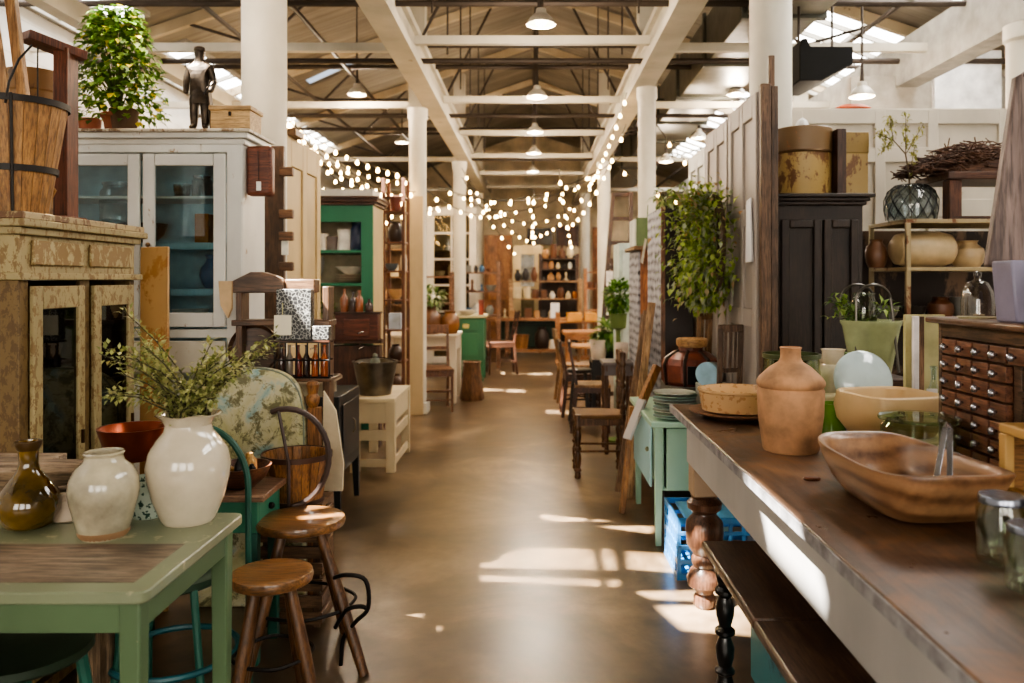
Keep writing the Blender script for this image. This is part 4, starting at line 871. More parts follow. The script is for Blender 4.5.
# ladder shelf with pottery
yl = 7.85; ul, wl = (lambda p: PX(p, yl)), (lambda p: PZ(p, yl))
LB = wood((96, 50, 28), (140, 84, 52), 'z', .5)
t = thing('ladder_shelf', 'tall narrow brown ladder shelf stacked with pots, left of the middle column', 'shelf', (ul(394), yl, 0))
for x in (ul(383.5), ul(403.5)):
    for yy in (yl, yl+.3): B(x-.016, x+.016, yy-.02, yy+.02, 0, wl(178)).build('upright', LB, t, .003)
SHP = (196, 211, 242, 271, 300, 330, 362, 392)
for p in SHP: B(ul(383), ul(404), yl-.02, yl+.32, wl(p)-.012, wl(p)+.004).build('shelf', LB, t, .002)
LS = [('basket', 211, .06, .13, (120, 60, 44), 'reddish brown pot on the top level of the ladder shelf'), ('crock', 242, .08, .2, (50, 36, 28), 'dark round crock on the second level of the ladder shelf'), ('bowl', 271, .07, .07, (90, 100, 104), 'grey-blue bowl on the third level of the ladder shelf'),
      ('jar', 271, .035, .16, (210, 190, 160), 'cream jar on the third level of the ladder shelf'), ('bowl', 300, .08, .1, (200, 160, 110), 'tan bowl on the fourth level of the ladder shelf'), ('box', 330, .06, .16, (196, 206, 220), 'pale blue box on the fifth level of the ladder shelf'), ('crock', 362, .07, .16, (60, 40, 30), 'dark brown crock on the sixth level of the ladder shelf'), ('crock', 392, .07, .16, (90, 60, 40), 'brown crock on the lowest level of the ladder shelf')]
for i, (k, p, r, h, c_, l) in enumerate(LS): vessel(k if k != 'basket' else 'bucket', ul(394)+(.03 if i % 2 else -.02)*(1 if i in (2, 3) else 0)*2, yl+(.1 if i != 3 else .22), wl(p)+.005, r, h, plain(c_, .4), l, n=18)
# white table with jugs and flowers, brown chair, bark vase
t = thing('white_table', 'white painted table with brown crocks, behind the brown wooden chair', 'table', (-1.35, 9.6, 0))
WT = paint((206, 190, 166), (150, 120, 90), .1, .5)
yt = 9.38; ut, wt = (lambda p: PX(p, yt)), (lambda p: PZ(p, yt))
B(-1.75, ut(457), yt, yt+.75, wt(338)-.0, wt(335)).build('tabletop', WT, t, .005); a = MB(); a.box(-1.7, ut(455), yt+.03, yt+.05, wt(351), wt(338)); a.box(ut(455)-.02, ut(455), yt+.05, yt+.7, wt(351), wt(338)); a.build('apron', WT, t, .003)
for x in (-1.68, ut(452)):
    for y in (yt+.06, yt+.68): B(x-.045, x+.045, y-.04, y+.04, 0, wt(338)).build('leg', WT, t, .006)
zt = wt(335)
vessel('crock', ut(428), yt+.2, zt, .135, .33, plain((104, 70, 46), .25), 'large brown stoneware crock under the flowers on the white table', n=24)
vessel('crock', ut(448), yt+.25, zt, .115, .27, plain((128, 84, 46), .25), 'smaller tan and brown crock, right one on the white table', n=24)
bush(ut(428), yt+.22, zt+.3, .16, .13, 260, .09, leafmat((50, 84, 34), (110, 134, 70), (226, 226, 200)), 'green and white flowers bunched in the large brown crock', name='flower_bunch', seed=4)
CHW = wood((84, 46, 24), (140, 86, 46), 'z', .4)
def chair(x, y, rz, label, seat_h=.45, w=.4, d=.38, bh=.88, mat=CHW, seatmat=None, style='rail', turn=False, group=None, legr=.018):
    """local: sitter faces -y; back at +y"""
    t = thing('wooden_chair', label, 'chair', (x, y, 0), group, rz); s = w/2
    pts = [(-s, -d/2), (s, -d/2), (s*.9, d/2), (-s*.9, d/2)]
    MB().prism([(a, b_, seat_h-.03) for a, b_ in pts], (0, 0, .03)).build('seat', seatmat or mat, t, .008, world=False)
    fr = MB()
    for i in range(4): p, q_ = pts[i], pts[(i+1) % 4]; fr.bar((p[0]*.93, p[1]*.93, seat_h-.055), (q_[0]*.93, q_[1]*.93, seat_h-.055), .02, .05)
    fr.build('seat_rail', mat, t, world=False)
    for sx in (-1, 1):
        if turn: MB().lathe([(r_*.033, z_*(seat_h+.0)) for r_, z_ in LEG_SPOOL], (sx*(s-.02), -d/2+.02, 0), 12).build('front_leg', mat, t, world=False)
        else: MB().bar((sx*(s-.025), -d/2+.025, seat_h-.02), (sx*(s-.025), -d/2+.02, 0), legr*2, legr*2, (0, 1, 0), legr*1.4).build('front_leg', mat, t, .003, world=False)
        if turn:
            MB().lathe([(r_*.031, z_*seat_h) for r_, z_ in LEG_SPOOL], (sx*(s*.9-.02), d/2-.02, 0), 12).lathe([(r_*.029, seat_h+z_*(bh-seat_h)) for r_, z_ in LEG_SPOOL], (sx*(s*.9-.02), d/2-.02, 0), 12).build('back_post', mat, t, world=False)
        else: MB().bar((sx*(s*.9-.02), d/2-.02, seat_h), (sx*(s*.9-.02), d/2+.03, 0), .034, .034, (0, 1, 0)).bar((sx*(s*.9-.02), d/2-.02, seat_h-.02), (sx*(s*.88-.02), d/2+.06, bh), .034, .03, (0, 1, 0), .028).build('back_post', mat, t, .003, world=False)
        MB().tube([(sx*(s-.03), -d/2+.02, seat_h*.42), (sx*(s*.9-.02), d/2, seat_h*.42)], .009, 6).build('stretcher', mat, t, world=False)
    for yy, zz in ((-d/2+.02, .5), (-d/2+.02, .28), (d/2, .36)): MB().tube([(-s*.93, yy, seat_h*zz), (s*.93, yy, seat_h*zz)], .009, 6).build('stretcher', mat, t, world=False)
    yb = (lambda z: d/2-.02+.08*(z-seat_h)/(bh-seat_h)) if not turn else (lambda z: d/2-.02)
    MB().bar((-s*.86, yb(bh-.04), bh-.045), (s*.86, yb(bh-.04), bh-.045), .022, .1).build('top_rail', mat, t, .005, world=False)
    if style == 'rail': MB().bar((-s*.84, yb(seat_h+.2), seat_h+.2), (s*.84, yb(seat_h+.2), seat_h+.2), .018, .04).build('mid_rail', mat, t, .004, world=False)
    if style == 'spindle':
        for k in range(4): xx = -s*.55+k*s*1.1/3; MB().tube([(xx, yb(seat_h), seat_h), (xx, yb(bh-.06), bh-.08)], .008, 6).build('spindle', mat, t, world=False)
    return t
chair(PX(433, 9.0), 8.95, math.radians(10), 'brown wooden chair with a plain top rail, beside the middle left column', .47, .46, .42, .93)
yb_ = 9.7; xb_ = PX(467, yb_)+.06
tag(MB().lathe([(0, 0), (.14, 0), (.15, .02), (.12, .25), (.10, .42), (.11, .46), (.09, .47), (.08, .4), (0, .38)], (xb_, yb_, 0), 20, sx=1.0, mod=lambda a, z: 1+.05*math.sin(7*a)).build('bark_vase', wood((70, 40, 22), (140, 92, 50), 'z', .6)), 'tapered bark-covered wooden vase on the floor by the white table', 'vase')
# green cabinet on legs
yg = 11.4; ug, wg = (lambda p: PX(p, yg)), (lambda p: PZ(p, yg))
GC = paint((44, 98, 64), (90, 110, 70), .05, .4)
t = thing('green_cabinet', 'bright green cabinet on legs with a small brass label frame', 'cabinet', (ug(471), yg+.3, 0))
B(ug(455), ug(484), yg, yg+.55, .3, wg(318)).build('body', GC, t, .006); B(ug(453), ug(486), yg-.02, yg+.57, wg(318), wg(315.5)).build('top', paint((180, 170, 130), (120, 100, 70), .2), t, .005)
B(ug(457), ug(478), yg-.012, yg, wg(331), wg(320)).build('drawer', paint((50, 106, 70), (90, 110, 70), .05, .4), t, .005); B(ug(463), ug(469), yg-.02, yg-.012, wg(328), wg(324)).build('label_frame', plain((210, 190, 120), .3, .7), t, .002)
B(ug(457), ug(478), yg-.012, yg, wg(356), wg(333)).build('door', paint((50, 106, 70), (90, 110, 70), .05, .4), t, .005)
for x in (ug(457), ug(481)):
    for y in (yg+.04, yg+.5): B(x-.035, x+.035, y-.035, y+.035, 0, .3).build('leg', GC, t, .006)
vessel('bowl', ug(466), yg+.2, wg(315.5), .13, .07, plain((226, 216, 196), .3), 'shallow white dish on the bright green cabinet', name='dish', cat='dish')
tag(B(ug(478), ug(483), yg+.1, yg+.16, wg(315.5), wg(300)).build('book', plain((140, 60, 40), .6)), 'thin red book standing at the right end of the green cabinet', 'book')
chair(PX(500, 12.3), 12.4, math.radians(-80), 'dark wooden chair at the left of the far counter', .5, .4, .42, .95, DWZ)
# tall white window-door frame standing behind
yd = 13.9; ud, wd_ = (lambda p: PX(p, yd)), (lambda p: PZ(p, yd))
WF = paint((224, 214, 196), (160, 140, 110), .08, .5)
def glazed_frame(name, label, a, b_, p0, p1, y, mat, rows=3, cols=2, w=.1, cat='door'):
    X0_, X1_ = PX(a, y), PX(b_, y); Z1 = PZ(p0, y); Z0 = max(0, PZ(p1, y)); t = thing(name, label, cat, ((X0_+X1_)/2, y, Z0))
    f = MB(); f.box(X0_, X0_+w, y, y+.05, Z0, Z1); f.box(X1_-w, X1_, y, y+.05, Z0, Z1); f.box(X0_+w, X1_-w, y, y+.05, Z1-w*1.2, Z1); f.box(X0_+w, X1_-w, y, y+.05, Z0, Z0+w); f.build('frame', mat, t, .006)
    g = MB()
    for k in range(1, rows): z = Z0+(Z1-Z0)*k/rows; g.box(X0_+w, X1_-w, y+.01, y+.04, z-.018, z+.018)
    for k in range(1, cols): x = X0_+w+(X1_-X0_-2*w)*k/cols; g.box(x-.015, x+.015, y+.012, y+.038, Z0+w, Z1-w)
    g.build('muntin', mat, t); B(X0_+w, X1_-w, y+.024, y+.026, Z0+w, Z1-w).build('pane', glass((200, 196, 180), .08), t); return t
glazed_frame('glazed_door', 'tall white glazed door standing behind the flowers', 427, 476, 207, 400, yd, WF, 6, 2, .12)
glazed_frame('glazed_door', 'second white glazed door, partly hidden behind the middle left column', 408, 430, 212, 400, yd+.2, WF, 6, 1, .07)
# brown open rack in front of it
def rack(name, label, x0, x1, y, dpt, zs, z1, mat, post=.05, back=None, cat='shelf', toprail=True):
    t = thing(name, label, cat, ((x0+x1)/2, y+dpt/2, 0))
    for x in (x0+post/2, x1-post/2):
        for yy in (y+post/2, y+dpt-post/2): B(x-post/2, x+post/2, yy-post/2, yy+post/2, 0, z1).build('post', mat, t, .003)
    for z in zs: B(x0, x1, y, y+dpt, z-.025, z).build('shelf', mat, t, .003)
    if back: B(x0+.01, x1-.01, y+dpt-.02, y+dpt-.005, .2, z1-.02).build('back_panel', back, t)
    return t
RW = wood((90, 54, 34), (150, 100, 66), 'x', .5)
yk = 13.1; uk, wk = (lambda p: PX(p, yk)), (lambda p: PZ(p, yk))
rack('open_rack', 'brown open wooden rack of crockery left of the far counter', uk(455), uk(500), yk, .4, [wk(315), wk(291), wk(272)], wk(261), RW, .06)
for zz, nm, hh in ((wk(315), 'lowest shelf', .26), (wk(291), 'middle shelf', .22), (wk(272), 'top shelf', .14)):
    row(uk(458), uk(498), yk+.14, zz, hh, nm+' of the brown open rack', ['crock', 'bowl', 'jar', 'candle', 'box', 'vase'], ['white', 'brown', 'dark', 'grey', 'blue'], random.Random(int(zz*100)), .16)
tag(MB().lathe([(0, 0), (.05, 0), (.06, .05), (.04, .16), (.015, .2), (0, .2)], (PX(487.5, 11.3), 11.3, PZ(329, 11.3)), 12).build('hanging_tag', plain((230, 222, 206), .8)), 'white cloth tag hanging beside the green cabinet', 'tag') if 0 else None
# shelf behind the flowers
rack('open_rack', 'low brown shelf between the two middle left columns', PX(408, 11.2), PX(452, 11.2), 11.2, .35, [PZ(330, 11.2), PZ(303, 11.2), PZ(276, 11.2)], PZ(272, 11.2), RW, .04)
for zz, nm in ((PZ(330, 11.2), 'lower shelf'), (PZ(303, 11.2), 'middle shelf')): row(PX(412, 11.2), PX(450, 11.2), 11.3, zz, .26, nm+' behind the flowers', ['crock', 'jar', 'bowl'], ['white', 'blue', 'brown', 'dark'], random.Random(9), .16)
# ============================================================ far end
yf = 14.9; uf, wf = (lambda p: PX(p, yf)), (lambda p: PZ(p, yf))
t = thing('counter', 'long dark green counter with a wooden top across the end of the aisle', 'counter', (.1, yf+.4, 0))
B(uf(500), uf(560), yf+.34, yf+.37, .12, wf(321)).build('green_panel', plain((24, 56, 42), .5), t); B(uf(484), uf(585), yf, yf+.4, wf(321), wf(318)).build('top', wood((130, 80, 44), (190, 130, 80), 'x', .45), t, .006)
B(uf(505), uf(560), yf+.02, yf+.34, .1, .16).build('lower_shelf', wood((120, 72, 40), (176, 116, 66), 'x'), t, .005); B(uf(508), uf(560), yf+.3, yf+.335, wf(327), wf(325)).build('rail', plain((20, 48, 36), .5), t)
for x in (uf(488), uf(507), uf(558)): B(x-.04, x+.04, yf+.05, yf+.13, 0, wf(321)).build('leg', wood((100, 62, 36), (150, 100, 60), 'z'), t, .005)
basket(PX(521, yf), yf+.18, .16, .12, .15, .26, 'honey-brown basket on the lower shelf of the far counter', 'storage_basket', (.95,), plain((110, 64, 34), .6))
vessel('crock', PX(542, yf), yf+.18, .16, .14, .4, plain((50, 36, 28), .5), 'dark crock on the lower shelf of the far counter'); vessel('jar', PX(552.5, yf), yf+.15, .16, .07, .17, plain((220, 210, 200), .3), 'small white pot at the right of the counter lower shelf')
PINE = wood((150, 104, 62), (210, 164, 110), 'x', .5)
rack('open_shelving', 'long pine shelving stacked with crockery behind the far counter', uf(508), uf(584), yf+.42, .34, [wf(299), wf(281)], wf(279), PINE, .08)
rack('dark_shelving', 'dark wooden shelving above the pine shelving at the far end', uf(539), uf(582), yf+.9, .35, [wf(280), wf(268), wf(256.5)], wf(252), DW, .06, plain((56, 46, 40), .7))
glazed_frame('glazed_door', 'cream painted door frame standing behind the far counter', 513, 542, 245, 330, yf+1.4, paint((226, 204, 156), (170, 140, 100), .1), 2, 1, .16)
rn = random.Random(77)
for y_, z_, hh, a, b_, nm in ((yf+.15, wf(318), .26, 500, 560, 'top of the far counter'), (yf+.5, wf(299), .27, 512, 580, 'lower pine shelf at the far end'), (yf+.5, wf(281), .3, 512, 540, 'upper pine shelf at the far end'), (yf+1.0, wf(268), .18, 542, 578, 'lower dark shelf at the far end'), (yf+1.0, wf(256.5), .34, 541, 580, 'top of the dark shelving at the far end'), (yf+1.0, wf(280), .18, 542, 578, 'bottom dark shelf at the far end')):
    row(uf(a), uf(b_), y_, z_, hh, nm, ['crock', 'jar', 'bowl', 'box', 'candle', 'cup', 'vase', 'bottle'], ['white', 'cream', 'brown', 'dark', 'grey', 'amber', 'brown', 'dark', 'tan', 'green'], rn, .14)
tag(B(uf(550.5), uf(559.5), yf+.03, yf+.06, wf(318), wf(303)).build('white_card', plain((236, 236, 238), .7, var=.03)), 'blank white card standing on the far counter', 'card')
tag(B(uf(500), uf(537), yf+2.0, yf+2.1, wf(330), wf(262)).build('wooden_screen', wood((120, 62, 24), (190, 116, 52), 'x', .5)), 'warm brown wooden screen behind the far counter, left', 'screen') if 0 else None
t = thing('wall_cabinet', 'orange-brown wooden hutch behind the brown open rack', 'cabinet', (PX(498, 17), 17, 0))
B(PX(484, 17), PX(512, 17), 17, 17.4, 0, PZ(235, 17)).build('body', wood((120, 66, 28), (186, 118, 56), 'z', .5), t, .01)
for p in (488, 500): B(PX(p, 17), PX(p+10, 17), 16.97, 17, PZ(300, 17), PZ(240, 17)).build('door', wood((136, 76, 34), (200, 130, 66), 'z', .5), t, .01)
t = thing('dark_window', 'dark wood-framed pane high on the far wall, left one', 'window frame', (PX(541, 19.8), 19.8, PZ(244, 19.8)))
B(PX(527, 19.8), PX(552, 19.8), 19.78, 19.84, PZ(245, 19.8), PZ(228, 19.8)).build('panel', plain((50, 46, 36), .4), t)
f = MB()
for p in (527, 539, 551): f.box(PX(p, 19.8), PX(p+1.6, 19.8), 19.74, 19.78, PZ(245, 19.8), PZ(228, 19.8))
f.build('mullion', DWZ, t)
t = thing('dark_window', 'dark reddish wood-framed pane high on the far wall, right one', 'window frame', (PX(567, 19.8), 19.8, PZ(244, 19.8)))
B(PX(556, 19.8), PX(578, 19.8), 19.78, 19.84, PZ(246, 19.8), PZ(226, 19.8)).build('panel', wood((70, 36, 24), (120, 70, 46), 'x'), t)
f = MB()
for p in (556, 566, 577): f.box(PX(p, 19.8), PX(p+1.8, 19.8), 19.74, 19.78, PZ(247, 19.8), PZ(225, 19.8))
f.build('mullion', DWZ, t)
t = thing('orange_door', 'narrow orange-brown door on the far wall beside the ladder', 'door', (PX(597, 19.5), 19.5, 0))
B(PX(592.5, 19.5), PX(601.5, 19.5), 19.5, 19.56, 0, PZ(227, 19.5)).build('door_leaf', wood((150, 76, 26), (204, 120, 56), 'z', .5), t, .01); B(PX(594.5, 19.5), PX(599.5, 19.5), 19.48, 19.5, .3, 2.2).build('panel', wood((130, 66, 22), (180, 100, 46), 'z', .5), t, .01)
# distant furniture filling the side bays (glimpsed between things)
for i, (x, y, w_, h_, c1, c2, l, l2) in enumerate(((-2.6, 11.5, .9, 1.9, (120, 84, 50), (170, 126, 80), 'tan wooden bookcase far back in the left bay', 'tan left bay bookcase'), (-2.3, 15, 1.2, 2.0, (90, 60, 40), (140, 100, 66), 'brown bookcase at the back left of the hall', 'back left brown bookcase'), (1.6, 16.5, 1.0, 1.9, (100, 66, 40), (150, 106, 70), 'brown bookcase at the back right of the hall', 'back right brown bookcase'))):
    rack('bookcase', l, x, x+w_, y, .35, [.3, .7, 1.1, 1.5, h_], h_, wood(c1, c2, 'x'), .05, wood(c1, c2, 'z'))
    for z_, nm in ((.7, 'second shelf'), (1.1, 'third shelf'), (1.5, 'top shelf')): row(x+.06, x+w_-.06, y+.12, z_, .3, nm+', '+l2, ['box', 'crock', 'jar', 'bowl'], ['white', 'brown', 'cream', 'dark', 'tan'], rn, .22)
# ============================================================ right side
TOPW = wood((46, 28, 20), (96, 60, 40), 'y', .3, .9, .25)
def table_top_mat():
    m, nt, b_, o_ = new('scrubbed_top'); g = noise(nt, coords(nt, (12, 1.1, 12)), 3, 9, .65, .6); s = noise(nt, coords(nt), 3.2, 7, .7, .6)
    c = ramp(nt, g, [(.3, lin((42, 31, 25))), (.62, lin((92, 68, 52)))]); f = ramp(nt, s, [(.5, (0, 0, 0, 1)), (.68, (.9, .9, .9, 1))])
    c = mix(nt, f, c, lin((134, 96, 64))); nt.links.new(c, b_.inputs['Base Color'])
    nt.links.new(ramp(nt, s, [(.3, (.22, .22, .22, 1)), (.7, (.5, .5, .5, 1))]), b_.inputs['Roughness']); bump(nt, b_, g, .3, .003); return m
TM = table_top_mat(); APR = paint((188, 184, 180), (130, 120, 112), .12, .55)
TXL, TYE, TZ = .645, 3.74, .87
t = thing('work_table', 'long dark-topped table with a pale grey apron and thick turned legs', 'table', (1.3, 2.0, 0))
MB().prism([(TXL, .3, TZ-.035), (1.95, .3, TZ-.035), (1.95, TYE, TZ-.035), (TXL, TYE, TZ-.035)], (0, 0, .035)).build('tabletop', TM, t, .005)
B(TXL-.003, TXL+.004, .3, TYE, TZ-.034, TZ-.004).build('top_edge', plain((150, 148, 150), .5, var=.35, scale=20), t)
a = MB(); a.box(.70, .72, .4, 3.62, .63, TZ-.036); a.build('long_apron', APR, t, .003); B(.72, 1.9, 3.6, 3.62, .63, TZ-.036).build('end_apron', APR, t, .003); B(1.88, 1.9, .4, 3.6, .63, TZ-.036).build('long_apron', APR, t, .003)
LEGT = [(.5, 0), (.62, .03), (.62, .09), (.5, .13), (.55, .15), (.95, .2), (1.0, .26), (.8, .33), (.62, .36), (.72, .40), (.72, .44), (.62, .47), (1.0, .56), (1.08, .68), (1.02, .76), (.7, .82), (.68, .84), (.95, .88), (.98, .93), (.7, .97), (.8, 1), (0, 1)]
LW = wood((74, 42, 28), (120, 78, 54), 'z', .3, .8, .3)
for x in (.765, 1.82):
    for y in (3.55, .55):
        lg = MB().lathe([(.078*a_, .5*b_) for a_, b_ in LEGT], (x, y, 0), 28).build('turned_leg', LW, t)
        B(x-.06, x+.06, y-.06, y+.06, .5, TZ-.036).build('leg_block', paint((176, 150, 124), (110, 80, 60), .3), lg, .005)
# bench
t = thing('bench', 'long brown bench with black turned legs drawn up to the long table', 'bench', (.8, 1.7, 0))
BT = wood((52, 36, 28), (98, 70, 52), 'y', .35, .9, .2)
B(.635, .96, 2.30, 3.0, .44, .475).build('seat_board', BT, t, .01); B(.635, .96, .4, 2.297, .44, .475).build('seat_board', BT, t, .008)
BK = plain((20, 18, 18), .3, coat=.5)
for x in (.69, .9):
    for y in (2.86, .6): MB().lathe([(.042*a_, .42*b_) for a_, b_ in LEG_SPOOL], (x, y, 0), 20).box(x-.032, x+.032, y-.032, y+.032, .40, .44).build('turned_leg', BK, t)
MB().bar((.69, .6, .41), (.69, 2.86, .41), .02, .05).bar((.9, .6, .41), (.9, 2.86, .41), .02, .05).build('seat_rail', BK, t)
tag(B(.80, 1.1, 2.35, 2.93, 0, .26).build('turquoise_box', paint((62, 136, 144), (40, 86, 96), .3), None, .004), 'worn turquoise box on the floor under the bench', 'box')
# --- things on the long table
jx, jy = PX(791.5, 2.72), 2.73
t = thing('clay_jug', 'big unglazed terracotta jug with a narrow neck on the long table', 'jug', (jx, jy, TZ))
TC = plain((184, 138, 100), .75, var=.22, scale=14)
MB().lathe([(0, 0), (.088, 0), (.093, .008), (.108, .12), (.111, .205), (.106, .215), (.112, .222), (.113, .235), (.104, .25), (.07, .283), (.04, .302), (.034, .316), (.034, .342), (.038, .35), (.034, .352), (.028, .342), (.028, .31), (0, .28)], (jx, jy, TZ), 48).build('body', TC, t)
tx, ty = .865, 3.38
tag(MB().lathe([(0, 0), (.11, 0), (.17, .02), (.195, .028), (.197, .034), (.165, .03), (.11, .012), (0, .012)], (tx, ty, TZ), 48).build('wooden_tray', wood((120, 74, 48), (172, 122, 84), 'x', .4)), 'round brown wooden tray under the clay dish', 'tray')
tag(MB().lathe([(0, 0), (.148, 0), (.151, .008), (.162, .075), (.168, .08), (.168, .088), (.156, .088), (.132, .016), (0, .014)], (tx+.005, ty, TZ+.034), 48, sy=.95).build('clay_dish', speck((204, 166, 120), (180, 138, 94), 40, .6)), 'wide straight-sided clay dish standing on the round tray', 'dish')
# dough bowl
t = thing('dough_bowl', 'long carved wooden dough bowl in the right foreground', 'bowl', (.955, 2.06, TZ))
def dough_mat():
    m, nt, b_, o_ = new('carved_wood'); v_ = coords(nt, (1, .45, 1.2)); wv = nt.nodes.new('ShaderNodeTexWave'); wv.wave_type = 'RINGS'; wv.inputs['Scale'].default_value = 4.5; wv.inputs['Distortion'].default_value = 3.5; wv.inputs['Detail'].default_value = 3; wv.inputs['Detail Scale'].default_value = .8
    tc = nt.nodes.new('ShaderNodeTexCoord'); mp = nt.nodes.new('ShaderNodeMapping'); mp.inputs['Location'].default_value = (.1, .05, 0); mp.inputs['Scale'].default_value = (1, .5, 1.5); nt.links.new(tc.outputs['Object'], mp.inputs[0]); nt.links.new(mp.outputs[0], wv.inputs['Vector'])
    n_ = noise(nt, coords(nt, (8, 1, 8)), 5, 6); c = ramp(nt, wv.outputs['Fac'], [(.05, lin((86, 60, 42))), (.35, lin((130, 96, 70))), (.9, lin((160, 124, 92)))]); c = mix(nt, .35, c, ramp(nt, n_, [(.3, lin((90, 56, 36))), (.7, lin((190, 140, 98)))]))
    nt.links.new(c, b_.inputs['Base Color']); b_.inputs['Roughness'].default_value = .35; b_.inputs['Coat Weight'].default_value = .2; return m
DM_ = dough_mat(); mb = MB(); n = 48; rings = []
def sup(a, e=4.5): c_, s_ = math.cos(a), math.sin(a); k = (abs(c_)**e+abs(s_)**e)**(-1/e); return c_*k, s_*k
for (kx, z) in ((0, 0), (.55, 0), (.68, .012), (.82, .045), (.94, .09), (1.0, .122), (.99, .128), (.93, .127), (.88, .11), (.78, .06), (.66, .028), (.45, .016), (0, .014)):
    ring = []
    for k in range(n):
        cx_, sy2 = sup(2*math.pi*k/n, 3.9); ring.append(V(cx_*.16*kx*(1-.08*sy2), sy2*.275*kx, z+(.012*abs(sy2)**3 if z > .08 else 0)))
    rings.append(ring)
for r_ in rings: mb.v += r_
for i in range(len(rings)-1):
    for k in range(n): l = (k+1) % n; mb.f.append((i*n+k, i*n+l, (i+1)*n+l, (i+1)*n+k))
mb.xf(Matrix.Translation((.955, 2.06, TZ)) @ Matrix.Rotation(math.radians(4), 4, 'Z')).build('bowl_body', DM_, t, sharp=60)
t = thing('tongs', 'clear and steel kitchen tongs propped inside the wooden dough bowl', 'tongs', (1.02, 2.0, TZ+.02))
p0 = V(1.09, 2.1, TZ+.19)
for s_, nm in ((-.012, 'arm'), (.014, 'arm')): MB().bar((.985+s_*1.6, 1.93, TZ+.045), p0+V(s_*.5, 0, 0), .014, .005).build(nm, plain((170, 170, 176), .15, .8), t, .001)
MB().tube([(p0.x-.008, p0.y, p0.z), (p0.x, p0.y+.005, p0.z+.012), (p0.x+.01, p0.y, p0.z)], .006, 8).build('hinge', plain((190, 190, 196), .15, .9), t)
tag(MB().lathe([(0, 0), (.02, 0), (.024, .004), (.02, .009), (0, .01)], (PX(812, 2.32), 2.32, TZ), 16, sx=1.1, sy=.6).build('wood_chip', wood((90, 44, 22), (150, 84, 46), 'x', .4)), 'small reddish wood chip lying on the long table', 'wood chip')
# lidded glass jars
GL = glass((242, 247, 240), .2)
def gjar(x, y, r, h, label, lidmat, flat=False):
    t = thing('glass_jar', label, 'jar', (x, y, TZ))
    MB().lathe([(0, .004), (r*.94, .004), (r, .015), (r, h*.78), (r*.86, h*.87), (r*.86, h*.92), (r*.82, h*.92), (r*.82, h*.86), (r*.95, h*.76), (r*.95, .02), (0, .012)], (x, y, TZ), 36).build('glass_body', GL, t)
    if flat: MB().lathe([(r*.5, h*.9), (r*1.06, h*.9), (r*1.08, h*.93), (r*1.04, h*.97), (r*.6, h), (0, h)], (x, y, TZ), 36).build('lid', lidmat, t)
    else: MB().lathe([(r*.9, h*.88), (r*.93, h*.89), (r*.93, h*.97), (r*.88, h), (0, h)], (x, y, TZ), 30).build('lid', lidmat, t)
    return t
gjar(PX(919, 2.5), 2.5, .112, .16, 'low wide glass jar with a flat green-tinged glass lid behind the dough bowl', glass((214, 226, 196), .3), True)
gjar(PX(862, 2.5)+.03, 2.58, .035, .09, 'little clear glass jar left of the wide lidded jar', glass((240, 242, 240), .3))
gjar(.962, 1.64, .047, .14, 'clear jar with a metal screw lid at the right edge, behind another', plain((150, 156, 170), .2, .9))
gjar(.93, 1.49, .045, .125, 'clear jar with a metal screw lid nearest the viewer at the right edge', plain((150, 156, 170), .2, .9))
# stone bowl
sb_ = MB().lathe([(0, 0), (.1, 0), (.12, .01), (.165, .07), (.175, .12), (.165, .17), (.158, .175), (.15, .165), (.15, .12), (.1, .04), (0, .03)], (0, 0, 0), 48, mod=lambda a, z: (abs(math.cos(a))**4+abs(math.sin(a))**4)**(-1/4)*.93)
tag(sb_.xf(Matrix.Translation((PX(893, 2.87), 2.9, TZ)) @ Matrix.Rotation(math.radians(12), 4, 'Z')).build('stone_bowl', plain((206, 176, 130), .5, var=.1, scale=3)), 'thick cream coloured squarish stone bowl on the long table', 'bowl')
# green enamel mug, cream jugs, green glass lantern, leaning plate
gx = PX(833, 3.02); t = thing('enamel_mug', 'green mug with a handle, right behind the terracotta jug', 'mug', (gx, 3.03, TZ))
GM = plain((96, 140, 52), .2, coat=.6); MB().lathe([(0, 0), (.052, 0), (.05, .01), (.045, .1), (.05, .115), (.046, .115), (.042, .1), (0, .02)], (gx, 3.03, TZ), 28).build('body', GM, t)
MB().tube([(gx-.045, 3.01, TZ+.1), (gx-.075, 3.0, TZ+.095), (gx-.08, 3.0, TZ+.05), (gx-.05, 3.01, TZ+.02)], .009, 8).build('handle', GM, t)
tag(B(gx-.03, gx+.11, 2.98+.12, 3.2, TZ, TZ+.13).build('tile_stack', plain((214, 200, 160), .5), None, .01), 'pale block between the green mug and the leaning plate', 'block')
cx, cy = PX(833, 3.3), 3.3
t = thing('cream_jug', 'cream jug with a wide rim and small handle, behind the terracotta jug', 'jug', (cx, cy, TZ))
CJ = plain((226, 212, 186), .25, coat=.5); MB().lathe([(0, 0), (.05, 0), (.065, .05), (.068, .18), (.06, .22), (.044, .235), (.044, .285), (.05, .295), (.044, .295), (.038, .24), (0, .2)], (cx, cy, TZ), 30).build('body', CJ, t)
MB().tube([(cx+.042, cy, TZ+.28), (cx+.072, cy, TZ+.275), (cx+.075, cy, TZ+.24), (cx+.055, cy, TZ+.22)], .006, 8).build('handle', plain((110, 140, 80), .3), t)
vessel('jar', PX(822, 3.4), 3.42, TZ, .055, .25, plain((222, 210, 190), .3), 'second cream pot just left of the cream jug, partly hidden', name='cream_pot', cat='pot')
lx, ly2 = PX(789, 3.25), 3.22
t = thing('glass_lantern', 'green glass lantern jar with a metal rim behind the terracotta jug', 'lantern', (lx, ly2, TZ))
MB().lathe([(0, .004), (.095, .004), (.108, .02), (.112, .2), (.105, .27), (.1, .27), (.106, .2), (.1, .025), (0, .01)], (lx, ly2, TZ), 32).build('glass_body', glass((214, 228, 180), .25), t)
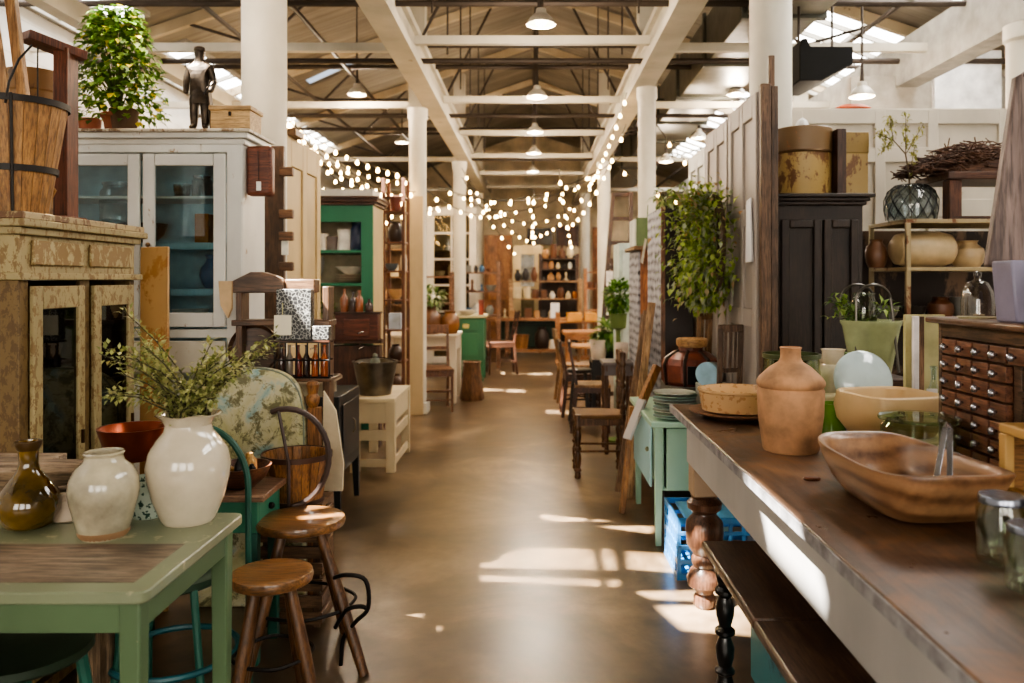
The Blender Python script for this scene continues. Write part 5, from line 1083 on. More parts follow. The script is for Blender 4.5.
MB().lathe([(.104, .265), (.114, .268), (.114, .285), (.104, .285)], (lx, ly2, TZ), 32).build('rim', plain((120, 130, 100), .3, .8), t)
bush(lx+.0, ly2, TZ+.02, .05, .12, 60, .05, leafmat((60, 100, 30), (110, 150, 50), (150, 180, 80)), 'green sprigs inside the green glass lantern', name='leaf_sprigs', seed=12)
px_, pyy = PX(864, 3.1), 3.1
tag(MB().lathe([(0, .012), (.06, .01), (.105, 0), (.115, -.008), (.113, -.002), (.1, .012), (.06, .024), (0, .028)], (0, 0, 0), 44, M=Matrix.Rotation(math.radians(74), 4, 'X')).xf(Matrix.Translation((px_, pyy, TZ+.195))).build('enamel_dish', plain((186, 204, 206), .12, coat=.9, var=.08)), 'pale blue domed enamel dish leaning upright behind the stone bowl', 'lid')
tag(B(px_-.03, px_+.05, pyy+.03, pyy+.09, TZ, TZ+.2).build('small_box', plain((120, 100, 80), .6), None, .004), 'small brown box propping up the pale blue dish', 'box')
# green planter with wire hoops on a brown box
gx, gy = PX(871, 3.5), 3.5
tag(B(gx-.14, gx+.14, 3.38, 3.64, TZ, 1.03).build('wooden_riser', wood((60, 38, 26), (96, 64, 44), 'x'), None, .005), 'dark wooden box raising the pale green planter', 'box')
t = thing('green_planter', 'pale green planter with two wire hoop handles and a leafy plant', 'planter', (gx, gy, 1.03))
PG = plain((172, 182, 138), .25, coat=.5, var=.12)
MB().lathe([(0, 0), (.078, 0), (.082, .01), (.12, .22), (.128, .232), (.128, .245), (.118, .245), (.11, .22), (0, .2)], (gx, gy, 1.03), 40).build('pot', PG, t)
for yy, xo in ((gy-.05, -.01), (gy+.06, -.035)):
    MB().tube([(gx+xo-.075, yy, 1.09 if yy < gy else 1.26)]+[(gx+xo-.075*math.cos(a_/12*math.pi), yy-.0, 1.36+.07*math.sin(a_/12*math.pi)) for a_ in range(13)]+[(gx+xo+.078, yy-.07 if yy < gy else yy, 1.06 if yy < gy else 1.26)], .006, 8).build('hoop_handle', plain((96, 92, 86), .3, .8), t)
st, lf = MB(), MB(); rnd = random.Random(21)
for i in range(13):
    a_ = rnd.uniform(2.2, 4.4) if i < 10 else rnd.uniform(-1, 1); L_ = rnd.uniform(.1, .2); p0 = V(gx-.03, gy, 1.24); p3 = p0+V(math.cos(a_)*L_, math.sin(a_)*L_*.4, rnd.uniform(.04, .16)); p1 = p0.lerp(p3, .5)+V(0, 0, .03); st.tube([p0, p1, p3], [.003, .0025, .0015], 5)
    for k in range(11):
        c_ = p0.lerp(p1, k/5) if k < 5 else p1.lerp(p3, (k-5)/5); leafq(lf, c_, rdir(rnd)+V(-.3, 0, .3), rnd.uniform(.035, .055), .018, V(0, 0, 1))
st.build('stem', plain((80, 90, 40), .7), t); lf.build('foliage', leafmat((56, 88, 30), (110, 138, 56), (150, 170, 90)), t)
vessel('jar', gx-.02, gy+.03, 1.235, .055, .16, glass((200, 206, 190), .25), 'small glass cylinder standing in the green planter', name='glass_cylinder', cat='jar')
# white frame, bottle, papers at the back of the table
t = thing('picture_frame', 'narrow white-edged wooden frame standing behind the apothecary chest', 'frame', (1.47, 3.1, TZ))
wx = PX(917, 3.1); B(wx-.022, wx+.0, 3.08, 3.1, TZ, 1.31).build('white_edge', plain((236, 232, 232), .5), t, .002); B(wx+.0, wx+.02, 3.08, 3.12, TZ, 1.31).build('frame_side', wood((110, 76, 52), (160, 120, 90), 'z'), t, .002)
B(wx-.035, wx+.12, 3.12, 3.14, TZ, 1.315).build('backing', plain((196, 190, 140), .7), t)
vessel('bottle', PX(931, 3.0), 2.98, TZ, .03, .26, glass((232, 240, 236), .25), 'clear bottle with a paper label beside the apothecary chest', name='glass_bottle')
tag(B(PX(931, 2.95)-.02, PX(931, 2.95)+.02, 2.94, 2.945, TZ+.03, TZ+.18).build('paper_label', plain((230, 226, 224), .7)), 'white paper strip in front of the clear bottle', 'label')
tag(B(1.3, 1.5, 2.72, 2.9, TZ, TZ+.025).build('folded_cloth', plain((212, 190, 150), .8), None, .01), 'folded cream cloth between the stone bowl and the apothecary chest', 'cloth')
# apothecary chest
AX, AY0, AY1 = 1.33, 1.42, 2.62; AZ = 1.33
WA = wood((62, 40, 28), (112, 78, 54), 'y', .45); WAD = wood((114, 66, 44), (160, 102, 72), 'y', .45); KN = plain((190, 190, 200), .2, .85)
t = thing('apothecary_chest', 'wooden apothecary chest of many small drawers with round metal knobs', 'chest', (AX+.2, 2.0, TZ))
c = MB(); c.box(AX+.28, AX+.3, AY0, AY1, TZ, AZ-.02); c.box(AX, AX+.28, AY0, AY0+.02, TZ, AZ-.02); c.box(AX, AX+.28, AY1-.02, AY1, TZ, AZ-.02); c.box(AX, AX+.28, AY0, AY1, TZ, TZ+.01)
c.box(AX, AX+.28, AY0+.02, AY1-.02, 1.268, AZ-.02)
c.box(AX+.02, AX+.28, 2.225, AY1-.02, TZ+.01, 1.268); c.box(AX+.01, AX+.28, 2.19, 2.225, TZ+.01, 1.268)
c.build('carcass', WA, t, .002)
B(AX-.03, AX+.33, AY0-.03, AY1+.03, AZ-.02, AZ).build('top_board', wood((96, 60, 40), (150, 104, 74), 'y', .45), t, .006)
km = MB().lathe([(0, 0), (.004, 0), (.005, .006), (.011, .01), (.0125, .016), (.009, .022), (0, .024)], (0, 0, 0), 14, M=Matrix.Rotation(-math.pi/2, 4, 'Y'))
kme = bpy.data.meshes.new('knob'); kme.from_pydata(km.v, [], km.f); kme.materials.append(KN); kme.polygons.foreach_set('use_smooth', [True]*len(kme.polygons))
for r_ in range(7):
    for cidx in range(9 if r_ == 0 else 4):
        ya = 2.6-.09*(cidx+1); yc_ = ya+.043
        if ya < AY0+.02: break
        z1_ = 1.262-.0545*r_; o = B(AX-.004, AX+.02, ya, ya+.080, z1_-.047, z1_).build('drawer', WAD, t, .002)
        k = bpy.data.objects.new('knob', kme); COL.objects.link(k); k.parent = o; k.location = V(AX-.004, yc_, z1_-.025)-ORG[t.name]
for r_ in range(3):       # open cubbies nearer the viewer
    B(AX+.0, AX+.28, AY0+.02, 2.19, TZ+.02+.12*r_, TZ+.035+.12*r_).build('cubby_shelf', WA, t)
B(AX+.0, AX+.28, 1.8, 1.815, TZ+.01, 1.2).build('cubby_divider', WA, t)
# yellow box in front of the chest
t = thing('yellow_box', 'open yellow-painted wooden box at the right edge behind the dough bowl', 'box', (1.24, 1.9, TZ))
YW = paint((204, 162, 98), (150, 96, 40), .1, .5)
f = MB(); f.box(1.165, 1.315, 1.72, 2.0, TZ+.2, TZ+.225); f.box(1.165, 1.185, 1.72, 2.0, TZ, TZ+.2) if 0 else None; f.box(1.165, 1.19, 1.97, 2.0, TZ, TZ+.2); f.box(1.29, 1.315, 1.97, 2.0, TZ, TZ+.2); f.box(1.165, 1.19, 1.72, 1.75, TZ, TZ+.2); f.box(1.29, 1.315, 1.72, 1.75, TZ, TZ+.2); f.build('box_frame', YW, t, .004)
B(1.17, 1.31, 1.98, 1.995, TZ+.01, TZ+.2).build('back_board', wood((150, 96, 44), (190, 130, 66), 'x'), t); B(1.165, 1.19, 1.75, 1.97, TZ, TZ+.07).build('side_board', YW, t)
# on the chest: cloche, lavender bin, tall tapered board, white jug
cx, cy = PX(971, 2.5)+.02, 2.5
t = thing('glass_cloche', 'small clear glass dome with a knob on the apothecary chest', 'cloche', (cx, cy, AZ))
MB().lathe([(.047, .008), (.048, .05), (.044, .085), (.03, .112), (.012, .12), (.009, .125), (.013, .135), (.011, .145), (0, .148)], (cx, cy, AZ), 30).build('dome', glass((215, 210, 205), .4), t)
MB().lathe([(0, 0), (.055, 0), (.058, .006), (0, .008)], (cx, cy, AZ), 30).build('base_plate', plain((200, 190, 150), .3), t)
vessel('candle', cx+.005, cy, AZ+.009, .016, .05, plain((190, 170, 130), .4), 'tiny candle holder under the glass dome')
t = thing('metal_lampshade', 'tall tapered mauve-grey metal hood standing on the apothecary chest', 'hood', (1.55, 2.3, AZ))
LV = plain((128, 104, 98), .5, var=.2, scale=5)
MB().prism([(1.345, 2.36, AZ+.16), (1.78, 2.36, AZ+.1), (1.78, 2.36, 2.2), (1.56, 2.36, 2.13), (1.43, 2.36, 2.05)], (0, .03, 0)).build('hood_panel', wood((104, 84, 80), (150, 126, 118), 'z', .5, .4), t, .006)
B(1.40, 1.75, 2.34, 2.38, AZ, AZ+.17).build('foot_panel', LV, t, .003); MB().tube([(1.45, 2.36, 2.05), (1.5, 2.36, 2.2), (1.53, 2.36, 2.3)], .002, 5).build('hanging_wire', IRON, t)
MB().prism([(1.345, 2.22, AZ), (1.52, 2.22, AZ), (1.55, 2.22, AZ+.175), (1.33, 2.22, AZ+.175)], (0, .1, 0)).build('lavender_bin', plain((140, 136, 160), .4, var=.1), None, .006); tag(bpy.data.objects['lavender_bin'], 'lavender grey flared bin standing in front of the tapered hood', 'bin')
vessel('vase', 1.385, 2.1, AZ, .055, .16, plain((232, 232, 214), .2), 'glossy white jug at the very right edge on the chest', name='white_jug', cat='jug')
# ============================================================ mint cabinet and its load
MT = paint((160, 196, 172), (196, 206, 180), .2, .45); BLUE = paint((160, 204, 210), (190, 214, 206), .1, .5)
t = thing('mint_cabinet', 'mint green cabinet on tapered legs with a pale blue side panel, by the long table', 'cabinet', (.92, 4.8, 0))
B(.64, 1.10, 4.3, 5.25, .655, .685).build('top', MT, t, .005)
c = MB(); c.box(.70, .72, 4.36, 5.2, .3, .655); c.box(1.05, 1.07, 4.36, 5.2, .3, .655); c.box(.70, 1.07, 5.18, 5.2, .3, .655); c.box(.70, 1.07, 4.36, 5.2, .3, .32); c.build('carcass', MT, t, .003)
B(.655, .668, 4.44, 5.15, .3, .65).build('side_panel', BLUE, t, .004); B(.73, .895, 4.335, 4.355, .31, .645).build('door', MT, t, .004); B(.90, 1.05, 4.335, 4.355, .31, .645).build('door', MT, t, .004)
MB().lathe([(0, 0), (.012, 0), (.015, .012), (0, .02)], (0, 0, 0), 12, M=Matrix.Rotation(-math.pi/2, 4, 'Y')).xf(Matrix.Translation((.655, 4.5, .5))).build('knob', plain((150, 150, 120), .3, .6), t)
for x in (.69, 1.06):
    for y in (4.37, 5.19): MB().bar((x, y, .655), (x, y, 0), .05, .05, (0, 1, 0), .032).build('leg', MT, t, .004)
for i in range(9):
    tag(MB().lathe([(0, 0), (.07, 0), (.118, .014), (.12, .017), (.07, .006), (0, .005)], (.79+.004*math.sin(i*2), 4.42+.004*math.cos(i*3), .685+i*.0165), 32).build('plate', plain(((176, 206, 206), (150, 190, 170), (206, 216, 206))[i % 3], .2, coat=.5)), f"{('pale blue', 'green', 'off-white')[i % 3]} plate in the stack on the mint cabinet, {ORD[8-i]} from the top", 'plate', 'plates stacked on the mint cabinet')
tag(B(.80, 1.09, 4.6, 4.98, .685, .83).build('grey_box', paint((96, 92, 90), (60, 54, 50), .3), None, .005), 'grey-brown box under the banded copper pot', 'box')
tag(B(.93, 1.10, 4.31, 4.56, .685, .87).build('white_box', plain((150, 150, 140), .6), None, .005), 'pale box on the mint cabinet carrying the blue tin', 'box')
cx, cy = .948, 4.79
t = thing('copper_pot', 'wide copper and black banded pot on the mint cabinet', 'pot', (cx, cy, .83))
CU = plain((118, 62, 46), .35, .2, .4, 10); MB().lathe([(0, 0), (.155, 0), (.168, .02), (.172, .12), (.158, .155), (.11, .19), (.075, .2), (.07, .22), (0, .22)], (cx, cy, .83), 12).build('body', CU, t, sharp=20)
for a_ in (-112, -62, 200): q_ = math.radians(a_); MB().tube([(cx+.16*math.cos(q_), cy+.16*math.sin(q_), .83), (cx+.176*math.cos(q_), cy+.176*math.sin(q_), .95), (cx+.162*math.cos(q_), cy+.162*math.sin(q_), .985), (cx+.08*math.cos(q_), cy+.08*math.sin(q_), 1.03)], .011, 6).build('strap', plain((60, 50, 46), .35, .7), t)
q_ = math.radians(-80); MB().bar((cx+.01, cy-.168, .845), (cx+.01, cy-.170, .95), .12, .01, (0, 1, 0)).build('dark_panel', plain((30, 28, 26), .3, .5), t)
tag(MB().lathe([(0, 0), (.08, 0), (.092, .01), (.094, .045), (.085, .052), (.07, .045), (0, .04)], (cx+.01, cy, 1.05), 30).build('wooden_bowl', wood((176, 120, 62), (222, 170, 104), 'x', .5)), 'small pale wooden bowl sitting on top of the copper pot', 'bowl')
cx, cy = PX(709, 4.3)+.02, 4.40
t = thing('blue_tin', 'pale blue round tin lying on its side beside the plates', 'tin', (cx-.0, cy, .87))
MB().lathe([(0, 0), (.06, 0), (.062, .01), (.062, .09), (0, .09)], (0, 0, 0), 30, M=Matrix.Rotation(math.radians(-35), 4, 'Z') @ Matrix.Rotation(math.radians(90), 4, 'X')).xf(Matrix.Translation((cx+.04, cy+.05, .935))).build('can', plain((110, 116, 120), .3, .7), t)
MB().lathe([(.062, .07), (.066, .07), (.066, .1), (.062, .1), (0, .098)], (0, 0, 0), 30, M=Matrix.Rotation(math.radians(-35), 4, 'Z') @ Matrix.Rotation(math.radians(90), 4, 'X')).xf(Matrix.Translation((cx+.04, cy+.05, .935))).build('lid', plain((160, 196, 216), .3), t)
# chair-back frames
def backframe(label, x0, z0, x1, z1, y, w, tilt, mat, n):
    t = thing('chair_back', label, 'chair back', (x0, y, z0)); a, b_ = V(x0, y, z0), V(x1, y+tilt, z1); W_ = V(w, .03, 0)
    for s_ in (V(0, 0, 0), W_): MB().bar(a+s_, b_+s_, .028, .022).build('side_post', mat, t, .004)
    MB().bar(b_-V(.012, 0, 0), b_+W_+V(.012, 0, 0), .022, .04).build('top_rail', mat, t, .006); MB().bar(a.lerp(b_, .3), a.lerp(b_, .3)+W_, .018, .022).build('lower_rail', mat, t, .003)
    for k in range(1, n+1): MB().bar(a.lerp(b_, .3)+W_*(k/(n+1)), b_+W_*(k/(n+1)), .014, .012).build('splat', mat, t, .002)
    return t
OAK = wood((120, 80, 44), (176, 130, 80), 'z', .5); GRW = wood((78, 56, 44), (128, 100, 80), 'z', .6)
backframe('pale wooden chair back leaning behind the copper pot, under the wreath', 1.03, .80, 1.04, PZ(317, 4.9), 4.99, .075, -.02, OAK, 2)
backframe('grey-brown slatted chair back leaning against the panelled screen', 1.0, .87, 1.0, PZ(329, 4.2), 4.27, .115, -.03, GRW, 3)
# ---- blue crate on the floor
BL = plain((50, 120, 180), .35, coat=.2)
t = thing('blue_crate', 'blue slatted plastic crate on the floor under the mint cabinet', 'crate', (.95, 4.0, 0))
X0, X1, Y0, Y1, ZH = .70, 1.22, 3.86, 4.24, .30; sl_ = MB()
for z0, z1 in ((0, .03), (.075, .1), (.145, .17), (.215, .235), (.27, .30)): sl_.box(X0, X0+.012, Y0, Y1, z0, z1); sl_.box(X1-.012, X1, Y0, Y1, z0, z1); sl_.box(X0, X1, Y0, Y0+.012, z0, z1); sl_.box(X0, X1, Y1-.012, Y1, z0, z1)
for k in range(7): yy = Y0+(Y1-Y0-.02)*k/6; sl_.box(X0+.001, X0+.011, yy, yy+.02, 0, ZH)
for k in range(9): xx = X0+(X1-X0-.02)*k/8; sl_.box(xx, xx+.02, Y0+.001, Y0+.011, 0, ZH)
sl_.build('lattice_sides', BL, t, .002); B(X0, X1, Y0, Y1, 0, .012).build('base', BL, t)
tag(B(.75, 1.2, 3.9, 4.2, .275, .29).build('blue_tray', plain((90, 160, 205), .3, coat=.3), None, .004), 'light blue flat tray lying in the top of the blue crate', 'tray')
# ============================================================ folding screen with wreath
SC = paint((164, 154, 146), (108, 92, 80), .14, .6)
yS0, yS1 = 3.88, 5.0
panel_door('panelled_screen', 'grey painted panelled door nearest the viewer, with the paper sheet on it', 1.16, 4.07, 4.65, 2.41, SC, panels=((.05, .5), (.54, .72), (.76, .95)))
panel_door('panelled_screen', 'second grey panelled door, carrying the wreath', 1.155, 4.66, 5.24, 2.39, SC, panels=((.05, .6), (.64, .95)))
panel_door('panelled_screen', 'paler grey panelled door farthest along the screen', 1.155, 5.25, 5.8, 2.33, paint((190, 188, 180), (130, 120, 110), .1), panels=((.05, .45), (.5, .95)))
WP1 = wood((62, 44, 32), (112, 84, 62), 'z', .6)
tag(B(1.14, 1.19, 3.98, 4.02, 0, 2.43).build('timber_post', wood((84, 56, 38), (130, 96, 68), 'z', .6), None, .005), 'brown upright timber at the near end of the grey screen, left one', 'post')
tag(B(1.192, 1.23, 3.99, 4.03, 0, 2.42).build('timber_post', WP1, None, .005), 'darker upright timber at the near end of the grey screen, right one', 'post')
tag(B(1.20, 1.23, 4.05, 4.07, 0, PZ(55, 4.05)).build('timber_stick', wood((92, 62, 42), (140, 104, 74), 'z', .6), None, .003), 'thin brown stick poking up above the grey screen', 'stick')
t = thing('price_sheet', 'folded white paper sheet hanging on the grey screen', 'paper', (1.06, 4.0, PZ(262, 4.0)))
MB().prism([(1.132, 4.09, PZ(262, 4.15)), (1.132, 4.23, PZ(262, 4.15)), (1.132, 4.21, PZ(200, 4.15)), (1.132, 4.13, PZ(198, 4.15))], (-.004, 0, 0)).build('sheet', plain((232, 230, 232), .8, var=.03), t)
MB().prism([(1.124, 4.09, PZ(262, 4.15)), (1.122, 4.16, PZ(261, 4.15)), (1.124, 4.19, PZ(204, 4.15)), (1.126, 4.12, PZ(202, 4.15))], (-.003, 0, 0)).build('front_fold', plain((240, 239, 240), .8, var=.03), t)
# wreath
wc = V(.99, 4.6, PZ(244, 4.6)); t = thing('wreath', 'big bushy wreath of mixed green leaves hung on the grey screen', 'wreath', wc)
lf, lg_, st = MB(), MB(), MB(); rnd = random.Random(17)
MB().tube([(wc.x+.05, wc.y+.22*math.cos(a_/24*2*math.pi), wc.z+.27*math.sin(a_/24*2*math.pi)) for a_ in range(24)], .025, 8, True).build('twig_ring', wood((60, 44, 26), (100, 76, 48), 'x'), t)
for i in range(5200):
    a_ = rnd.uniform(0, 2*math.pi); rr = rnd.gauss(0, .065); q2 = rnd.uniform(0, 2*math.pi); fz = 1.0
    rr *= .92; p = V(min(wc.x-.01+rr*1.5*math.cos(q2), 1.12), wc.y+(.19+rr*math.sin(q2))*math.cos(a_), wc.z+(.25+rr*math.sin(q2))*math.sin(a_))
    if i % 9 == 0: p = V(wc.x+rnd.uniform(-.06, .06), wc.y+rnd.uniform(-.1, .1), wc.z-.25-rnd.uniform(0, .12))
    leafq(lf if rnd.random() < .68 else lg_, p, rdir(rnd)+V(-.7, math.cos(a_)*.6, math.sin(a_)*.6-.3), rnd.uniform(.036, .06), rnd.uniform(.018, .03), V(0, 0, 1))
lf.build('foliage', leafmat((84, 104, 40), (136, 158, 64), (184, 198, 106)), t); lg_.build('grey_foliage', leafmat((140, 148, 118), (158, 168, 140), (180, 136, 90)), t)
# ============================================================ tall black sign cabinet and things behind
def lettered():
    m, nt, b_, o_ = new('whitewashed_rows'); v_ = coords(nt); tc = nt.nodes.new('ShaderNodeTexCoord')
    wv = nt.nodes.new('ShaderNodeTexWave'); wv.bands_direction = 'Z'; wv.inputs['Scale'].default_value = 5.2; wv.inputs['Distortion'].default_value = 2.5; nt.links.new(tc.outputs['Object'], wv.inputs['Vector'])
    n_ = noise(nt, coords(nt, (1, 1, .5)), 26, 6, .75); ad = nt.nodes.new('ShaderNodeMath'); ad.operation = 'MULTIPLY_ADD'; ad.inputs[1].default_value = .16; nt.links.new(wv.outputs['Fac'], ad.inputs[0]); nt.links.new(n_, ad.inputs[2])
    nt.links.new(ramp(nt, ad.outputs[0], [(.44, lin((50, 48, 52))), (.54, lin((140, 140, 148))), (.75, lin((176, 176, 184)))]), b_.inputs['Base Color']); b_.inputs['Roughness'].default_value = .7; return m
LT = lettered(); t = thing('black_cabinet', 'tall black box cabinet with a whitewashed ribbed side facing the aisle', 'cabinet', (1.0, 5.55, 0))
B(.87, 1.06, 5.25, 5.9, .0, 1.94).build('body', plain((42, 34, 32), .5), t, .005); B(.852, .869, 5.25, 5.9, .35, 1.93).build('lettered_side', LT, t, .002)
B(.845, .872, 5.235, 5.25, .3, 1.93).build('edge_strip', wood((110, 70, 46), (150, 100, 70), 'z'), t)
bush(.93, 5.5, 1.94, .12, .07, 90, .06, leafmat((84, 104, 50), (130, 148, 80), (170, 180, 110)), 'trailing pale green sprig on top of the black cabinet', name='trailing_plant', seed=14, droop=.5)
t = thing('orange_cabinet', 'orange-brown narrow cabinet with a grey ribbed side, behind the black cabinet', 'cabinet', (1.0, 6.6, 0))
B(.855, 1.08, 6.3, 6.9, 0, PZ(250, 6.3)).build('body', wood((134, 68, 26), (190, 112, 56), 'z', .5), t, .004); B(.838, .854, 6.31, 6.9, .3, PZ(251, 6.3)).build('grey_side', LT, t, .002); B(.80, 1.12, 6.26, 6.93, PZ(250, 6.3), PZ(246, 6.3)).build('cornice', wood((90, 60, 30), (140, 100, 60), 'y'), t, .004)
t = thing('green_box', 'green box with a pale side standing on the orange-brown cabinet', 'box', (.93, 6.5, PZ(246, 6.3)))
B(.832, 1.02, 6.36, 6.75, PZ(246, 6.3), PZ(217, 6.3)).build('box_body', plain((96, 112, 72), .6), t, .003); B(.822, .831, 6.37, 6.74, PZ(245, 6.3), PZ(218, 6.3)).build('pale_side', plain((196, 200, 190), .6), t)
t = thing('paper_tag', 'pale drooping paper tag on a string beside the orange-brown cabinet', 'tag', (PX(646, 5.95), 6.0, 1.3))
MB().prism([(PX(640.5, 6), 6.0, PZ(262, 6)), (PX(645, 6), 6.0, PZ(238, 6)), (PX(647, 6), 6.0, PZ(239, 6)), (PX(643, 6), 6.0, PZ(264, 6))], (0, .004, 0)).build('tag_sheet', plain((216, 204, 180), .8), t); MB().tube([(PX(646, 6), 6, PZ(239, 6)), (PX(648, 6), 6.0, PZ(205, 6))], .004, 5).build('green_cord', plain((90, 120, 60), .6), t)
t = thing('pale_cabinet', 'pale mint tall cabinet between the ladder and the orange-brown cabinet', 'cabinet', (.95, 7.6, 0))
B(PX(619, 7.4), 1.02, 7.4, 7.9, 0, PZ(243, 7.4)).build('body', plain((192, 208, 200), .5), t, .005); B(PX(622, 7.4), PX(636, 7.4), 7.385, 7.4, .5, PZ(250, 7.4)).build('door', plain((206, 218, 210), .5), t, .006)
bush(PX(622, 6.9), 7.2, 1.15, .11, .15, 420, .07, leafmat((40, 84, 20), (84, 130, 36), (130, 168, 70)), 'round dark green topiary bush beside the pale cabinet', name='topiary', seed=5)
t = thing('plant_stand', 'slim dark stand holding up the round topiary', 'stand', (PX(622, 6.9), 7.2, 0)); MB().lathe([(0, 0), (.1, 0), (.1, .02), (.02, .03), (.02, 1.0), (.07, 1.02), (.08, 1.15), (0, 1.15)], (PX(622, 6.9), 7.2, 0), 18).build('stand_body', plain((90, 110, 50), .6), t)
# ladder
LB2 = wood((56, 34, 22), (100, 64, 42), 'z', .5)
t = thing('wooden_ladder', 'brown wooden ladder leaning upright at the right of the aisle', 'ladder', (.85, 9.2, 0))
a, b_, c_, d_ = V(PX(596, 8.9), 8.8, 0), V(PX(613, 9.2), 9.2, PZ(193, 9.2)), V(PX(626, 8.9), 8.8, 0), V(PX(631, 9.2), 9.2, PZ(193, 9.2))
for p, q_ in ((a, b_), (c_, d_)): MB().bar(p, q_, .045, .07).build('rail', LB2, t, .004)
for k in range(9): f_ = .08+k*.114; MB().bar(a.lerp(b_, f_), c_.lerp(d_, f_), .03, .045).build('rung', LB2, t, .003)
tag(B(PX(606, 8.85), PX(613, 8.85), 8.84, 8.85, PZ(286, 8.85), PZ(271, 8.85)).build('white_card', plain((235, 225, 215), .8)), 'white card tied to the rungs of the wooden ladder', 'card')
# pine shelf units, right of the far counter
ORW = wood((150, 84, 40), (206, 138, 78), 'x', .5)
yq = 13.6; uq, wq = (lambda p: PX(p, yq)), (lambda p: PZ(p, yq))
rack('pine_bench', 'orange pine shelf bench with two yellow drawer boxes at the right of the far counter', uq(556), uq(606), yq, .45, [wq(322), wq(345), .12], wq(313), ORW, .07)
for i, (p0_, p1_) in enumerate(((567, 582), (585, 597))): tag(B(uq(p0_), uq(p1_), yq-.02, yq+.3, wq(321.5), wq(313)).build('drawer_box', plain((214, 150, 60), .5), None, .006), ('yellow drawer box, left one on the orange pine bench', 'yellow drawer box, right one on the orange pine bench')[i], 'box')
yw = 11.2; uw, ww = (lambda p: PX(p, yw)), (lambda p: PZ(p, yw))
t = thing('pine_table', 'orange pine table at the right side of the far aisle', 'table', (uw(590), yw+.3, 0))
B(uw(563), uw(608), yw, yw+.6, ww(335), ww(332)).build('tabletop', ORW, t, .005); B(uw(567), uw(606), yw+.03, yw+.05, ww(340), ww(335)).build('apron', ORW, t)
for x in (uw(569), uw(604)):
    for y in (yw+.06, yw+.54): B(x-.035, x+.035, y-.035, y+.035, 0, ww(335)).build('leg', ORW, t, .004)
rack('pine_rack', 'slim pine rack standing behind the ladder', PX(585, 14.5), PX(606, 14.5), 14.6, .3, [.9, 1.3, 1.6], PZ(268, 14.5), ORW, .05)
row(PX(586, 14.5), PX(605, 14.5), 14.7, 1.3, .2, 'middle shelf of the slim pine rack', ['jar', 'bowl', 'box'], ['cream', 'brown', 'white'], random.Random(4))
# stools, chairs crowding right of the aisle
def rstool(x, y, h, r, label, mt, legm):
    t = thing('round_stool', label, 'stool', (x, y, 0)); MB().lathe([(0, h-.04), (r*.95, h-.04), (r, h-.025), (r, h-.008), (r*.9, h), (0, h)], (x, y, 0), 26).build('seat', mt, t)
    for a_ in (45, 135, 225, 315): q_ = math.radians(a_); MB().bar((x+r*.6*math.cos(q_), y+r*.6*math.sin(q_), h-.03), (x+r*1.05*math.cos(q_), y+r*1.05*math.sin(q_), 0), .03).build('leg', legm, t)
    MB().tube([(x+r*.8*math.cos(k*.45), y+r*.8*math.sin(k*.45), h*.45) for k in range(14)], .008, 6, True).build('ring', legm, t)
rstool(PX(586, 10.3), 10.3, .62, .19, 'tan round-topped stool in front of the orange pine table', plain((196, 150, 104), .5), OAK)
chair(PX(574, 9.6), 9.6, math.radians(95), 'pale bent-backed chair, second in the row along the right of the aisle', .45, .38, .36, .86, OAK, style='spindle')
chair(PX(582, 8.6), 8.6, math.radians(92), 'dark spindle-backed chair, third in the row along the right of the aisle', .46, .4, .38, .8, DWZ, style='spindle')
chair(PX(594, 7.5), 7.72, math.radians(88), 'dark brown chair behind the turned-leg chair', .46, .36, .34, .86, DWZ, style='rail', seatmat=wood((130, 92, 50), (176, 130, 80), 'x'))
rstool(PX(585, 7.6)-.02, 8.15, .55, .13, 'black drum-sided stool among the chairs on the right', plain((30, 28, 30), .4), plain((40, 34, 30), .5))
tag(B(PX(590, 9.8), PX(612, 9.8), 9.75, 10.1, .55, .62).build('black_case', plain((28, 26, 28), .4), None, .008), '', '') if 0 else None
t = thing('black_side_table', 'small black side table behind the grey one, under the green plant', 'table', (PX(610, 8.2), 8.3, 0))
B(PX(592, 8.1), PX(628, 8.1), 8.1, 8.5, .60, .64).build('tabletop', plain((34, 32, 34), .4), t, .005); B(PX(594, 8.1), PX(626, 8.1), 8.12, 8.14, .48, .6).build('apron', plain((34, 32, 34), .4), t)
for x in (PX(594, 8.1), PX(625, 8.1)):
    for y in (8.14, 8.46): B(x-.02, x+.02, y-.02, y+.02, 0, .6).build('leg', plain((34, 32, 34), .4), t)
bush(PX(612, 8.2), 8.3, .64, .14, .12, 260, .13, LG, 'leafy green potted plant among the chairs on the right', (.09, .12, plain((40, 50, 36), .5)), seed=6, droop=.3)
bush(PX(613, 8.7), 8.75, .64, .1, .1, 200, .07, leafmat((170, 160, 160), (200, 195, 195), (226, 220, 220)), 'pale grey flower bunch behind the leafy potted plant', (.07, .1, plain((150, 140, 130), .5)), name='flower_bunch', seed=7) if 0 else None
vessel('cup', PX(597, 8.4), 8.2, .64, .09, .2, plain((214, 196, 180), .5), 'white flared pot left of the leafy plant among the chairs', name='white_pot', cat='pot')
